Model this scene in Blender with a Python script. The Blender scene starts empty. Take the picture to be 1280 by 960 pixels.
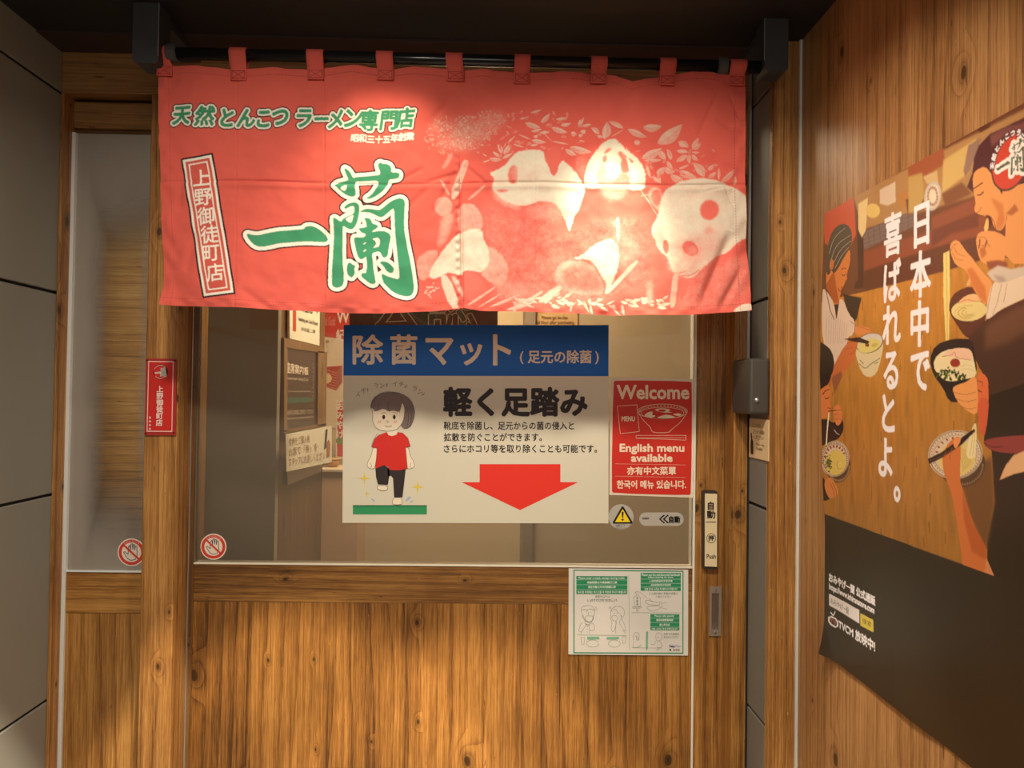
import bpy, bmesh, math, random
import numpy as np
from mathutils import Vector, Matrix

random.seed(7)
RNG = np.random.default_rng(11)
SC = bpy.context.scene
COL = SC.collection

# ------------------------------------------------------------------ camera
FOCAL = 940.0                       # focal length in photo pixels (1280 wide)
EYE = Vector((0.0, -1.87, 1.5))     # the door plane is y = 0
YAW, PITCH, ROLL = math.atan(20.6 / FOCAL), math.atan(16.3 / FOCAL), 0.0138
_f = Vector((math.sin(YAW) * math.cos(PITCH), math.cos(YAW) * math.cos(PITCH), math.sin(PITCH)))
_r = _f.cross(Vector((0, 0, 1))).normalized()
_u = _r.cross(_f)
RIGHT = _r * math.cos(ROLL) + _u * math.sin(ROLL)
UP = _u * math.cos(ROLL) - _r * math.sin(ROLL)
FWD = _f
cam = bpy.data.cameras.new('camera')
cam.sensor_fit = 'HORIZONTAL'
cam.sensor_width = 36.0
cam.lens = FOCAL / 1280 * 36.0
cam.clip_start = 0.02
camo = bpy.data.objects.new('camera', cam)
COL.objects.link(camo)
M = Matrix((RIGHT, UP, -FWD)).transposed().to_4x4()
M.translation = EYE
camo.matrix_world = M
SC.camera = camo

# ------------------------------------------------------------------ world, lamps, exposure
SC.view_settings.view_transform = 'Standard'
SC.view_settings.look = 'None'
SC.view_settings.gamma = 1.0
SC.view_settings.use_curve_mapping = False
SC.view_settings.exposure = 0.0
W = bpy.data.worlds.new('street_night')
SC.world = W
W.use_nodes = True
W.node_tree.nodes['Background'].inputs[0].default_value = (1.0, 0.95, 0.87, 1)
W.node_tree.nodes['Background'].inputs[1].default_value = 0.26

def lamp(kind, name, loc, aim, power, color, **kw):
    l = bpy.data.lights.new(name, kind)
    l.energy = power
    l.color = color
    for k, v in kw.items():
        setattr(l, k, v)
    o = bpy.data.objects.new(name, l)
    o.location = loc
    o.rotation_euler = (Vector(aim) - Vector(loc)).to_track_quat('-Z', 'Y').to_euler()
    COL.objects.link(o)
    return o

WARM = (1.0, 0.80, 0.56)
SOFT = (1.0, 0.88, 0.72)
# two narrow downlights on the curtain, three over the door, two wider lamps over the alcove, a fill for the street, the shop
lamp('SPOT', 'curtain_downlight_west', (-0.24, -0.52, 2.28), (-0.24, -0.24, 1.75), 9, WARM, spot_size=math.radians(72), spot_blend=0.8, shadow_soft_size=0.018)
lamp('SPOT', 'curtain_downlight_east', (0.235, -0.50, 2.28), (0.235, -0.28, 1.78), 50, WARM, spot_size=math.radians(38), spot_blend=0.85, shadow_soft_size=0.018)
lamp('SPOT', 'door_downlight_west', (-0.44, -0.64, 2.29), (-0.44, -0.62, 0.0), 270, SOFT, spot_size=math.radians(51), spot_blend=0.05, shadow_soft_size=0.03)
lamp('SPOT', 'door_downlight_middle', (-0.08, -0.62, 2.29), (-0.08, -0.60, 0.0), 270, SOFT, spot_size=math.radians(47.5), spot_blend=0.05, shadow_soft_size=0.03)
lamp('SPOT', 'door_downlight_east', (0.33, -0.62, 2.29), (0.31, -0.58, 0.0), 110, SOFT, spot_size=math.radians(37), spot_blend=0.2, shadow_soft_size=0.03)
lamp('AREA', 'alcove_lamp_west', (-0.42, -1.04, 2.29), (-0.35, -0.45, 0.9), 7, SOFT, shape='DISK', size=0.10, spread=math.radians(130))
lamp('AREA', 'alcove_lamp_east', (0.22, -0.94, 2.29), (0.30, -0.40, 0.9), 7, SOFT, shape='DISK', size=0.10, spread=math.radians(120))
lamp('AREA', 'street_fill', (0.1, -3.6, 2.3), (0.0, 0.0, 1.0), 22, (1.0, 0.92, 0.80), shape='RECTANGLE', size=2.4, size_y=0.8)  # broad fill added behind the camera for general light from the street
lamp('AREA', 'shop_lamp', (-0.1, 0.58, 2.40), (-0.1, 0.58, 0.0), 42, (1.0, 0.82, 0.58), shape='DISK', size=0.35)

# ------------------------------------------------------------------ photo pixel -> place
def ray(px, py):
    return FWD * FOCAL + RIGHT * (px - 640.0) + UP * (480.0 - py)

def on_y(px, py, y):
    d = ray(px, py)
    return EYE + d * ((y - EYE.y) / d.y)

def on_x(px, py, x):
    d = ray(px, py)
    return EYE + d * ((x - EYE.x) / d.x)

def xw(px, y, py=500):
    return on_y(px, py, y).x

def zw(py, y, px=640):
    return on_y(px, py, y).z

# ------------------------------------------------------------------ materials
def lin(c):
    c = np.asarray(c, float) / 255.0
    return np.where(c <= 0.04045, c / 12.92, ((c + 0.055) / 1.055) ** 2.4)

def rgb(*c):
    return tuple(float(v) for v in lin(c)) + (1.0,)

MATS = {}
def plain(name, color, rough=0.5, metal=0.0, spec=0.5, bump=0.0, bscale=300.0, var=0.0, vscale=6.0):
    if name in MATS:
        return MATS[name]
    m = bpy.data.materials.new(name)
    m.use_nodes = True
    nt = m.node_tree
    b = nt.nodes['Principled BSDF']
    b.inputs['Base Color'].default_value = color
    b.inputs['Roughness'].default_value = rough
    b.inputs['Metallic'].default_value = metal
    b.inputs['Specular IOR Level'].default_value = spec
    if bump or var:
        tc = nt.nodes.new('ShaderNodeTexCoord')
        if bump:
            n = nt.nodes.new('ShaderNodeTexNoise'); n.inputs['Scale'].default_value = bscale; n.inputs['Detail'].default_value = 3
            bp = nt.nodes.new('ShaderNodeBump'); bp.inputs['Strength'].default_value = bump; bp.inputs['Distance'].default_value = 0.002
            nt.links.new(tc.outputs['Object'], n.inputs['Vector'])
            nt.links.new(n.outputs['Fac'], bp.inputs['Height'])
            nt.links.new(bp.outputs['Normal'], b.inputs['Normal'])
        if var:
            n = nt.nodes.new('ShaderNodeTexNoise'); n.inputs['Scale'].default_value = vscale; n.inputs['Detail'].default_value = 5
            mx = nt.nodes.new('ShaderNodeMix'); mx.data_type = 'RGBA'
            mx.inputs['A'].default_value = tuple(c * (1 - var) for c in color[:3]) + (1,)
            mx.inputs['B'].default_value = tuple(min(1, c * (1 + var)) for c in color[:3]) + (1,)
            nt.links.new(tc.outputs['Object'], n.inputs['Vector'])
            nt.links.new(n.outputs['Fac'], mx.inputs['Factor'])
            nt.links.new(mx.outputs['Result'], b.inputs['Base Color'])
    MATS[name] = m
    return m

class NT:
    """tiny node-graph helper"""
    def __init__(s, m):
        s.nt = m.node_tree
    def n(s, kind, **kw):
        nd = s.nt.nodes.new(kind)
        for k, v in kw.items():
            if k.startswith('i_'):
                nd.inputs[k[2:].replace('_', ' ')].default_value = v
            else:
                setattr(nd, k, v)
        return nd
    def l(s, a, b):
        s.nt.links.new(a, b)
    def math(s, op, a, b=None, c=None):
        nd = s.nt.nodes.new('ShaderNodeMath'); nd.operation = op
        for i, v in enumerate((a, b, c)):
            if v is None:
                continue
            if isinstance(v, (int, float)):
                nd.inputs[i].default_value = v
            else:
                s.l(v, nd.inputs[i])
        return nd.outputs[0]
    def scale(s, vec, sc, off=(0, 0, 0)):
        nd = s.nt.nodes.new('ShaderNodeMapping')
        nd.inputs['Scale'].default_value = sc
        nd.inputs['Location'].default_value = off
        s.l(vec, nd.inputs['Vector'])
        return nd.outputs[0]
    def noise(s, vec, scale, detail=2.0, rough=0.5):
        nd = s.nt.nodes.new('ShaderNodeTexNoise')
        nd.inputs['Scale'].default_value = scale
        nd.inputs['Detail'].default_value = detail
        nd.inputs['Roughness'].default_value = rough
        s.l(vec, nd.inputs['Vector'])
        return nd.outputs['Fac']
    def ramp(s, fac, stops):
        nd = s.nt.nodes.new('ShaderNodeValToRGB')
        cr = nd.color_ramp
        while len(cr.elements) < len(stops):
            cr.elements.new(0.5)
        for e, (p, c) in zip(cr.elements, stops):
            e.position = p
            e.color = c if len(c) == 4 else tuple(c) + (1,)
        s.l(fac, nd.inputs[0])
        return nd.outputs[0]
    def mix(s, fac, a, b, mode='MIX'):
        nd = s.nt.nodes.new('ShaderNodeMix'); nd.data_type = 'RGBA'; nd.blend_type = mode
        for key, v in (('Factor', fac), ('A', a), ('B', b)):
            if isinstance(v, (int, float)):
                nd.inputs[key].default_value = v
            elif isinstance(v, tuple):
                nd.inputs[key].default_value = v
            else:
                s.l(v, nd.inputs[key])
        return nd.outputs['Result']

def wood(name, grain='Z', light=rgb(184, 134, 70), mid=rgb(146, 99, 46), dark=rgb(84, 53, 24),
         seed=0.0, plank=0.0, rings=15.0, rough=0.42, knots=1.0):
    """printed pine: long rings bending round knots, fine fibre, dark flecks"""
    if name in MATS:
        return MATS[name]
    m = bpy.data.materials.new(name)
    m.use_nodes = True
    g = NT(m)
    b = m.node_tree.nodes['Principled BSDF']
    tc = g.n('ShaderNodeTexCoord')
    mp = g.n('ShaderNodeMapping')
    g.l(tc.outputs['Object'], mp.inputs['Vector'])
    if grain == 'X':
        mp.inputs['Rotation'].default_value = (0, math.pi / 2, 0)
    mp.inputs['Location'].default_value = (seed * 3.7, seed * 1.3, seed * 2.1)
    v = mp.outputs[0]
    sep = g.n('ShaderNodeSeparateXYZ'); g.l(v, sep.inputs[0])
    across = g.math('ADD', sep.outputs[0], sep.outputs[1])
    # knots: sparse cells of a stretched Voronoi, most boards carry a few
    warp = g.n('ShaderNodeTexVoronoi', voronoi_dimensions='2D'); warp.inputs['Scale'].default_value = 1.0
    wv = g.noise(g.scale(v, (14, 14, 9)), 1.0, 2)
    cmb = g.n('ShaderNodeCombineXYZ')
    g.l(g.math('MULTIPLY_ADD', across, 8.0, g.math('MULTIPLY', wv, 0.12)), cmb.inputs[0])
    g.l(g.math('MULTIPLY_ADD', sep.outputs[2], 5.0, g.math('MULTIPLY', wv, 0.15)), cmb.inputs[1])
    g.l(cmb.outputs[0], warp.inputs['Vector'])
    kd = warp.outputs['Distance']
    ksep = g.n('ShaderNodeSeparateColor'); g.l(warp.outputs['Color'], ksep.inputs[0])
    has = g.math('LESS_THAN', ksep.outputs[0], 0.55 * knots)
    size = g.math('MULTIPLY_ADD', g.math('POWER', ksep.outputs[1], 3.0), 0.055, 0.018)
    rel = g.math('DIVIDE', kd, size)
    def fall(width, power):
        return g.math('MULTIPLY', g.math('POWER', g.math('MAXIMUM', g.math('SUBTRACT', 1.0, g.math('DIVIDE', rel, width)), 0.0), power), has)
    near, halo = fall(7.0, 2.0), fall(3.2, 1.2)
    core = g.math('MULTIPLY', g.math('LESS_THAN', rel, 1.0), has)
    # ring phase bends round the knots
    wob = g.noise(g.scale(v, (2.6, 2.6, 0.45)), 1.0, 3, 0.55)
    big = g.noise(g.scale(v, (1.1, 1.1, 0.16)), 1.0, 2)
    ph = g.math('ADD', g.math('MULTIPLY', across, rings * 1.6), g.math('ADD', g.math('MULTIPLY', wob, 4.6), g.math('MULTIPLY', big, 7.0)))
    ph = g.math('ADD', ph, g.math('MULTIPLY', near, 3.2))
    fr = g.math('FRACT', ph)
    ring = g.math('POWER', fr, 4.5)
    fibre = g.noise(g.scale(v, (260, 260, 3.2)), 1.0, 4, 0.7)
    fib2 = g.noise(g.scale(v, (520, 520, 22)), 1.0, 2, 0.6)
    streak = g.noise(g.scale(v, (34, 34, 0.9)), 1.0, 4, 0.65)
    patch = g.noise(g.scale(v, (5.0, 5.0, 2.4)), 1.0, 5, 0.65)
    tone = g.math('ADD', g.math('MULTIPLY', ring, 0.34), g.math('MULTIPLY', g.math('SUBTRACT', fibre, 0.5), 1.5))
    tone = g.math('ADD', tone, g.math('MULTIPLY', g.math('SUBTRACT', streak, 0.5), 1.05))
    tone = g.math('ADD', tone, g.math('MULTIPLY', g.math('SUBTRACT', fib2, 0.5), 0.95))
    tone = g.math('ADD', tone, g.math('MULTIPLY', g.math('SUBTRACT', patch, 0.5), 1.15))
    if plank:
        pi = g.math('FLOOR', g.math('MULTIPLY_ADD', across, 1.0 / plank, seed))
        wn = g.n('ShaderNodeTexWhiteNoise', noise_dimensions='1D'); g.l(pi, wn.inputs['W'])
        tone = g.math('ADD', tone, g.math('MULTIPLY', g.math('SUBTRACT', wn.outputs['Value'], 0.5), 0.26))
        pf = g.math('FRACT', g.math('MULTIPLY_ADD', across, 1.0 / plank, seed))
        tone = g.math('ADD', tone, g.math('MULTIPLY', g.math('LESS_THAN', pf, 0.010), 0.30))
    tone = g.math('ADD', tone, 0.36)
    col = g.ramp(tone, [(0.0, light), (0.45, mid), (1.0, dark)])
    fl = g.noise(g.scale(v, (120, 120, 20)), 1.0, 1)
    col = g.mix(g.math('MULTIPLY', g.math('GREATER_THAN', fl, 0.775), 0.65), col, tuple(c * 0.4 for c in dark[:3]) + (1,))
    ch = g.noise(g.scale(v, (210, 210, 60)), 1.0, 1)
    col = g.mix(g.math('MULTIPLY', g.math('GREATER_THAN', ch, 0.80), 0.5), col, tuple(min(1, c * 1.5) for c in light[:3]) + (1,))
    col = g.mix(g.math('MULTIPLY', halo, 0.8), col, tuple(c * 0.62 for c in dark[:3]) + (1,))
    col = g.mix(g.math('MULTIPLY', core, 0.7), col, tuple(c * 0.30 for c in dark[:3]) + (1,))
    g.l(col, b.inputs['Base Color'])
    b.inputs['Roughness'].default_value = rough
    b.inputs['Specular IOR Level'].default_value = 0.4
    bp = g.n('ShaderNodeBump'); bp.inputs['Strength'].default_value = 0.35; bp.inputs['Distance'].default_value = 0.0012
    g.l(g.math('SUBTRACT', fibre, g.math('MULTIPLY', ring, 0.4)), bp.inputs['Height'])
    g.l(bp.outputs['Normal'], b.inputs['Normal'])
    MATS[name] = m
    return m

def glass(name, haze, tint, reach=0.85, cloud=0.0, rough=0.03):
    """thin pane: mostly clear, a film of haze on it, fresnel reflection"""
    m = bpy.data.materials.new(name)
    m.use_nodes = True
    g = NT(m)
    nt = m.node_tree
    for nd in list(nt.nodes):
        if nd.type != 'OUTPUT_MATERIAL':
            nt.nodes.remove(nd)
    out = [nd for nd in nt.nodes if nd.type == 'OUTPUT_MATERIAL'][0]
    tr = g.n('ShaderNodeBsdfTransparent'); tr.inputs[0].default_value = (reach, reach, reach * 0.98, 1)
    df = g.n('ShaderNodeBsdfDiffuse'); df.inputs[0].default_value = tint
    gl = g.n('ShaderNodeBsdfGlossy'); gl.inputs['Roughness'].default_value = rough
    a = g.n('ShaderNodeMixShader'); g.l(tr.outputs[0], a.inputs[1]); g.l(df.outputs[0], a.inputs[2])
    if cloud:
        tc = g.n('ShaderNodeTexCoord')
        nz = g.noise(g.scale(tc.outputs['Object'], (3.0, 3.0, 1.6)), 1.0, 4, 0.6)
        f = g.math('MULTIPLY_ADD', nz, cloud, haze - cloud * 0.5)
        g.l(f, a.inputs[0])
    else:
        a.inputs[0].default_value = haze
    fz = g.n('ShaderNodeFresnel'); fz.inputs['IOR'].default_value = 1.45
    bmx = g.n('ShaderNodeMixShader')
    g.l(fz.outputs[0], bmx.inputs[0]); g.l(a.outputs[0], bmx.inputs[1]); g.l(gl.outputs[0], bmx.inputs[2])
    g.l(bmx.outputs[0], out.inputs['Surface'])
    MATS[name] = m
    return m

def attr_mat(name, rough=0.7, spec=0.3, weave=0.0, sheen=0.0):
    """colours printed on the sheet, read from its own colour attribute"""
    m = bpy.data.materials.new(name)
    m.use_nodes = True
    g = NT(m)
    b = m.node_tree.nodes['Principled BSDF']
    at = g.n('ShaderNodeAttribute'); at.attribute_name = 'print'
    g.l(at.outputs['Color'], b.inputs['Base Color'])
    b.inputs['Roughness'].default_value = rough
    b.inputs['Specular IOR Level'].default_value = spec
    if sheen:
        b.inputs['Sheen Weight'].default_value = sheen
    if weave:
        tc = g.n('ShaderNodeTexCoord')
        n = g.noise(tc.outputs['Object'], 900.0, 1)
        bp = g.n('ShaderNodeBump'); bp.inputs['Strength'].default_value = weave; bp.inputs['Distance'].default_value = 0.0006
        g.l(n, bp.inputs['Height']); g.l(bp.outputs['Normal'], b.inputs['Normal'])
    MATS[name] = m
    return m

# ------------------------------------------------------------------ mesh building
class MB:
    def __init__(s):
        s.bm = bmesh.new()
    def box(s, x0, x1, y0, y1, z0, z1, bev=0.0, seg=1):
        bm = bmesh.new()
        vs = [bm.verts.new((x, y, z)) for x in (min(x0, x1), max(x0, x1)) for y in (min(y0, y1), max(y0, y1)) for z in (min(z0, z1), max(z0, z1))]
        for f in ((0, 1, 3, 2), (4, 6, 7, 5), (0, 4, 5, 1), (2, 3, 7, 6), (0, 2, 6, 4), (1, 5, 7, 3)):
            bm.faces.new([vs[i] for i in f])
        if bev:
            bmesh.ops.bevel(bm, geom=list(bm.edges), offset=bev, segments=seg, profile=0.6, affect='EDGES')
        s.merge(bm)
        return s
    def merge(s, bm):
        me = bpy.data.meshes.new('t'); bm.to_mesh(me); bm.free()
        s.bm.from_mesh(me); bpy.data.meshes.remove(me)
    def prism(s, pts, fn, d0, d1):
        """outline pts (2-D) extruded from depth d0 to d1; fn(u, v, d) -> xyz"""
        a = [s.bm.verts.new(fn(u, v, d0)) for u, v in pts]
        b = [s.bm.verts.new(fn(u, v, d1)) for u, v in pts]
        n = len(pts)
        for k in range(n):
            s.bm.faces.new((a[k], a[(k + 1) % n], b[(k + 1) % n], b[k]))
        s.bm.faces.new(a[::-1]); s.bm.faces.new(b)
        return s
    def flat(s, pts, fn, d=0.0):
        s.bm.faces.new([s.bm.verts.new(fn(u, v, d)) for u, v in pts])
        return s
    def tube(s, p0, p1, r, n=20, r1=None, cap=True):
        p0, p1 = Vector(p0), Vector(p1)
        r1 = r if r1 is None else r1
        ax = (p1 - p0).normalized()
        u = ax.orthogonal().normalized(); w = ax.cross(u)
        A = [s.bm.verts.new(p0 + (u * math.cos(t) + w * math.sin(t)) * r) for t in [2 * math.pi * k / n for k in range(n)]]
        B = [s.bm.verts.new(p1 + (u * math.cos(t) + w * math.sin(t)) * r1) for t in [2 * math.pi * k / n for k in range(n)]]
        for k in range(n):
            f = s.bm.faces.new((A[k], A[(k + 1) % n], B[(k + 1) % n], B[k])); f.smooth = True
        if cap:
            s.bm.faces.new(A[::-1]); s.bm.faces.new(B)
        return s
    def lathe(s, prof, c, n=32):
        rings = []
        for r, z in prof:
            rings.append([s.bm.verts.new((c[0] + r * math.cos(2 * math.pi * k / n), c[1] + r * math.sin(2 * math.pi * k / n), c[2] + z)) for k in range(n)])
        for a, b in zip(rings, rings[1:]):
            for k in range(n):
                f = s.bm.faces.new((a[k], a[(k + 1) % n], b[(k + 1) % n], b[k])); f.smooth = True
        return s
    def tris(s, arr, fn, d=0.0):
        for t in arr:
            try:
                s.bm.faces.new([s.bm.verts.new(fn(float(u), float(v), d)) for u, v in t])
            except ValueError:
                pass
        return s
    def build(s, name, mat, parent=None, origin=None, **props):
        bmesh.ops.recalc_face_normals(s.bm, faces=[f for f in s.bm.faces])
        me = bpy.data.meshes.new(name)
        if origin is not None:
            bmesh.ops.translate(s.bm, verts=s.bm.verts, vec=-Vector(origin))
        s.bm.to_mesh(me); s.bm.free()
        me.materials.append(mat)
        o = bpy.data.objects.new(name, me)
        COL.objects.link(o)
        if origin is not None:
            o.location = origin
        if parent is not None:
            put_under(o, parent)
        for k, v in props.items():
            o[k] = v
        return o

def put_under(o, parent):
    o.parent = parent
    o.matrix_parent_inverse = parent_world(parent).inverted()

def parent_world(p):
    m = Matrix.LocRotScale(p.location, p.rotation_euler, p.scale)
    if p.parent is not None:
        m = parent_world(p.parent) @ p.matrix_parent_inverse @ m
    return m

def thing(name, label, cat, loc=(0, 0, 0), group=None):
    o = bpy.data.objects.new(name, None)
    o.empty_display_size = 0.05
    COL.objects.link(o)
    o.location = loc
    tag(o, label, cat, group)
    return o

def tag(o, label, cat, group=None):
    o['label'] = label; o['category'] = cat
    if group:
        o['group'] = group
    return o

def struct(o):
    o['kind'] = 'structure'
    return o

# ------------------------------------------------------------------ lettering
_GL = {}
def glyph_tris(s, res=3):
    """triangles of a line of lettering in em units (numpy n x 3 x 2)"""
    key = (s, res)
    if key not in _GL:
        c = bpy.data.curves.new('lettering', 'FONT'); c.body = s; c.size = 1.0; c.resolution_u = res
        o = bpy.data.objects.new('lettering', c); COL.objects.link(o)
        dg = bpy.context.evaluated_depsgraph_get(); dg.update()
        me = bpy.data.meshes.new_from_object(o.evaluated_get(dg))
        me.calc_loop_triangles()
        co = np.zeros(len(me.vertices) * 3); me.vertices.foreach_get('co', co); co = co.reshape(-1, 3)[:, :2]
        ti = np.zeros(len(me.loop_triangles) * 3, int); me.loop_triangles.foreach_get('vertices', ti)
        _GL[key] = co[ti.reshape(-1, 3)] if len(ti) else np.zeros((0, 3, 2))
        bpy.data.objects.remove(o); bpy.data.curves.remove(c); bpy.data.meshes.remove(me)
    return _GL[key].copy()

def fit_text(s, box, res=2):
    """lettering stretched into box (x0, y0, x1, y1), photo pixels, y down"""
    t = glyph_tris(s, res)
    if not len(t):
        return t
    lo, hi = t.reshape(-1, 2).min(0), t.reshape(-1, 2).max(0)
    x0, y0, x1, y1 = box
    t[..., 0] = x0 + (t[..., 0] - lo[0]) / max(hi[0] - lo[0], 1e-6) * (x1 - x0)
    t[..., 1] = y1 - (t[..., 1] - lo[1]) / max(hi[1] - lo[1], 1e-6) * (y1 - y0)
    return t

def em_text(s, cx, cy, h, w=None, rot=0.0, slant=0.0, res=3):
    """one character in its em box of height h (photo pixels) centred on (cx, cy)"""
    t = glyph_tris(s, res)
    w = h if w is None else w
    adv = 1.0 if ord(s[0]) > 0x2000 else (t[..., 0].max() + t[..., 0].min() if len(t) else 1.0)
    x = (t[..., 0] - adv / 2) * w
    y = -(t[..., 1] - 0.36) * h
    x = x - y * slant
    c, sn = math.cos(rot), math.sin(rot)
    return np.stack([cx + x * c - y * sn, cy + x * sn + y * c], -1)

def bolder(t, d):
    """heavier strokes: the same lettering set five times, d apart"""
    if d <= 0 or not len(t):
        return t
    k = d * 0.72
    return np.stack([t + np.array(o) for o in ((0, 0), (d, 0), (-d, 0), (0, d), (0, -d), (k, k), (-k, k), (k, -k), (-k, -k))])

def chaikin(p, n=2, closed=True):
    p = np.asarray(p, float)
    for _ in range(n):
        q = np.roll(p, -1, 0) if closed else p[1:]
        a = p if closed else p[:-1]
        new = np.empty((len(a) * 2, 2)); new[0::2] = a * .75 + q * .25; new[1::2] = a * .25 + q * .75
        p = new if closed else np.vstack([p[:1], new, p[-1:]])
    return p

def stroke(pts, w, closed=False):
    """quads along a polyline, as triangles"""
    p = np.asarray(pts, float)
    if closed:
        p = np.vstack([p, p[:1]])
    out = []
    for a, b in zip(p, p[1:]):
        d = b - a; L = math.hypot(*d)
        if L < 1e-9:
            continue
        d = d / L; n = np.array([-d[1], d[0]]) * w / 2; e = d * w * 0.3
        q = [a - e + n, b + e + n, b + e - n, a - e - n]
        out += [[q[0], q[1], q[2]], [q[0], q[2], q[3]]]
    return np.array(out)

def ellipse(cx, cy, rx, ry, rot=0.0, n=36):
    t = np.arange(n) * 2 * math.pi / n
    x, y = rx * np.cos(t), ry * np.sin(t)
    return np.stack([cx + x * math.cos(rot) - y * math.sin(rot), cy + x * math.sin(rot) + y * math.cos(rot)], -1)

def rrect(x0, y0, x1, y1, r, n=5):
    out = []
    for cx, cy, a in ((x1 - r, y0 + r, -90), (x1 - r, y1 - r, 0), (x0 + r, y1 - r, 90), (x0 + r, y0 + r, 180)):
        for k in range(n + 1):
            t = math.radians(a + 90 * k / n)
            out.append((cx + r * math.cos(t), cy + r * math.sin(t)))
    return np.array(out)

def C(ox, oy, s, pts):
    """points read off an enlarged crop back to photo pixels"""
    return np.array([(ox + x / s, oy + y / s) for x, y in pts], float)

# ------------------------------------------------------------------ printing on fine grids
class Canvas:
    """a print laid out in sheet units; to(px points) gives canvas cells"""
    def __init__(s, w, h, to):
        s.w, s.h, s.to = w, h, to
        s.img = np.zeros((h, w, 3), np.float32)
    def mask_poly(s, rings, raw=False):
        rs = [np.asarray(r, float) if raw else s.to(np.asarray(r, float)) for r in rings]
        allp = np.vstack(rs)
        x0 = max(int(math.floor(allp[:, 0].min())) - 1, 0); x1 = min(int(math.ceil(allp[:, 0].max())) + 2, s.w)
        y0 = max(int(math.floor(allp[:, 1].min())) - 1, 0); y1 = min(int(math.ceil(allp[:, 1].max())) + 2, s.h)
        if x1 <= x0 or y1 <= y0:
            return None
        m = np.zeros((y1 - y0, x1 - x0), bool)
        xs = np.arange(x0, x1) + 0.5
        for row in range(y0, y1):
            yc = row + 0.5
            hits = []
            for p in rs:
                q = np.roll(p, -1, 0)
                k = (p[:, 1] <= yc) != (q[:, 1] <= yc)
                if k.any():
                    a, b = p[k], q[k]
                    hits.append(a[:, 0] + (yc - a[:, 1]) / (b[:, 1] - a[:, 1]) * (b[:, 0] - a[:, 0]))
            if hits:
                hx = np.sort(np.concatenate(hits))
                m[row - y0] = (np.searchsorted(hx, xs) % 2) == 1
        return m, x0, y0
    def mask_tris(s, tris, pad=0):
        t = s.to(tris.reshape(-1, 2)).reshape(-1, 3, 2)
        x0 = max(int(t[..., 0].min()) - 2 - pad, 0); x1 = min(int(t[..., 0].max()) + 3 + pad, s.w)
        y0 = max(int(t[..., 1].min()) - 2 - pad, 0); y1 = min(int(t[..., 1].max()) + 3 + pad, s.h)
        m = np.zeros((max(y1 - y0, 1), max(x1 - x0, 1)), bool)
        for tri in t:
            a0 = max(int(tri[:, 0].min()), x0); a1 = min(int(tri[:, 0].max()) + 2, x1)
            b0 = max(int(tri[:, 1].min()), y0); b1 = min(int(tri[:, 1].max()) + 2, y1)
            if a1 <= a0 or b1 <= b0:
                continue
            X, Y = np.meshgrid(np.arange(a0, a1) + .5, np.arange(b0, b1) + .5)
            (ax, ay), (bx, by), (cx, cy) = tri
            d1 = (X - bx) * (ay - by) - (ax - bx) * (Y - by)
            d2 = (X - cx) * (by - cy) - (bx - cx) * (Y - cy)
            d3 = (X - ax) * (cy - ay) - (cx - ax) * (Y - ay)
            m[b0 - y0:b1 - y0, a0 - x0:a1 - x0] |= ~(((d1 < 0) | (d2 < 0) | (d3 < 0)) & ((d1 > 0) | (d2 > 0) | (d3 > 0)))
        return m, x0, y0
    def put(s, mk, color, alpha=1.0):
        if mk is None:
            return
        m, x0, y0 = mk
        h, w = m.shape
        reg = s.img[y0:y0 + h, x0:x0 + w]
        a = (m.astype(np.float32) * alpha)[..., None]
        reg[:] = reg * (1 - a) + np.asarray(color, np.float32) * a
    def poly(s, pts, color, alpha=1.0, soft=0.0, smooth=0, rings=None):
        pts = chaikin(pts, smooth) if smooth else pts
        mk = s.mask_poly([pts] + list(rings or []))
        if mk is None:
            return
        if soft:
            m, x0, y0 = grow(mk, int(soft * 3) + 1, s.w, s.h)
            mk = (blur(m.astype(np.float32), soft), x0, y0)
        s.put(mk, color, alpha)
    def line(s, pts, w, color, alpha=1.0, closed=False, smooth=0):
        if smooth:
            pts = chaikin(pts, smooth, closed)
        s.put(s.mask_tris(stroke(pts, w, closed)), color, alpha)
    def text(s, tris, color, alpha=1.0, fat=0.0):
        mk = s.mask_tris(tris, int(fat) + 2)
        if fat:
            mk = (dilate(mk[0], fat), mk[1], mk[2])
        s.put(mk, color, alpha)

def grow(mk, n, w, h):
    m, x0, y0 = mk
    a, b = min(n, y0), min(n, h - y0 - m.shape[0]); c, d = min(n, x0), min(n, w - x0 - m.shape[1])
    return np.pad(m, ((a, max(b, 0)), (c, max(d, 0)))), x0 - c, y0 - a

def dilate(m, r):
    out = m.copy()
    R = int(math.ceil(r))
    P = np.pad(m, R)
    H, Wd = m.shape
    for dy in range(-R, R + 1):
        half = r * r - dy * dy
        if half < 0:
            continue
        half = int(math.sqrt(half))
        row = P[R + dy:R + dy + H]
        cs = np.cumsum(np.pad(row, ((0, 0), (1, 0))).astype(np.int32), 1)
        out |= (cs[:, R + half + 1:R + half + 1 + Wd] - cs[:, R - half:R - half + Wd]) > 0
    return out

def blur(a, sig):
    r = max(1, int(round(sig)))
    for _ in range(3):
        for ax in (0, 1):
            p = np.pad(a, [(r, r) if k == ax else (0, 0) for k in (0, 1)], mode='edge')
            c = np.cumsum(p, ax)
            c = np.insert(c, 0, 0, ax)
            n = a.shape[ax]
            hi = np.take(c, np.arange(2 * r + 1, 2 * r + 1 + n), ax); lo = np.take(c, np.arange(0, n), ax)
            a = (hi - lo) / (2 * r + 1)
    return a.astype(np.float32)

def fuzz(h, w, sig):
    a = blur(RNG.standard_normal((h, w)).astype(np.float32), sig)
    return a / (a.std() + 1e-9)

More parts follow.
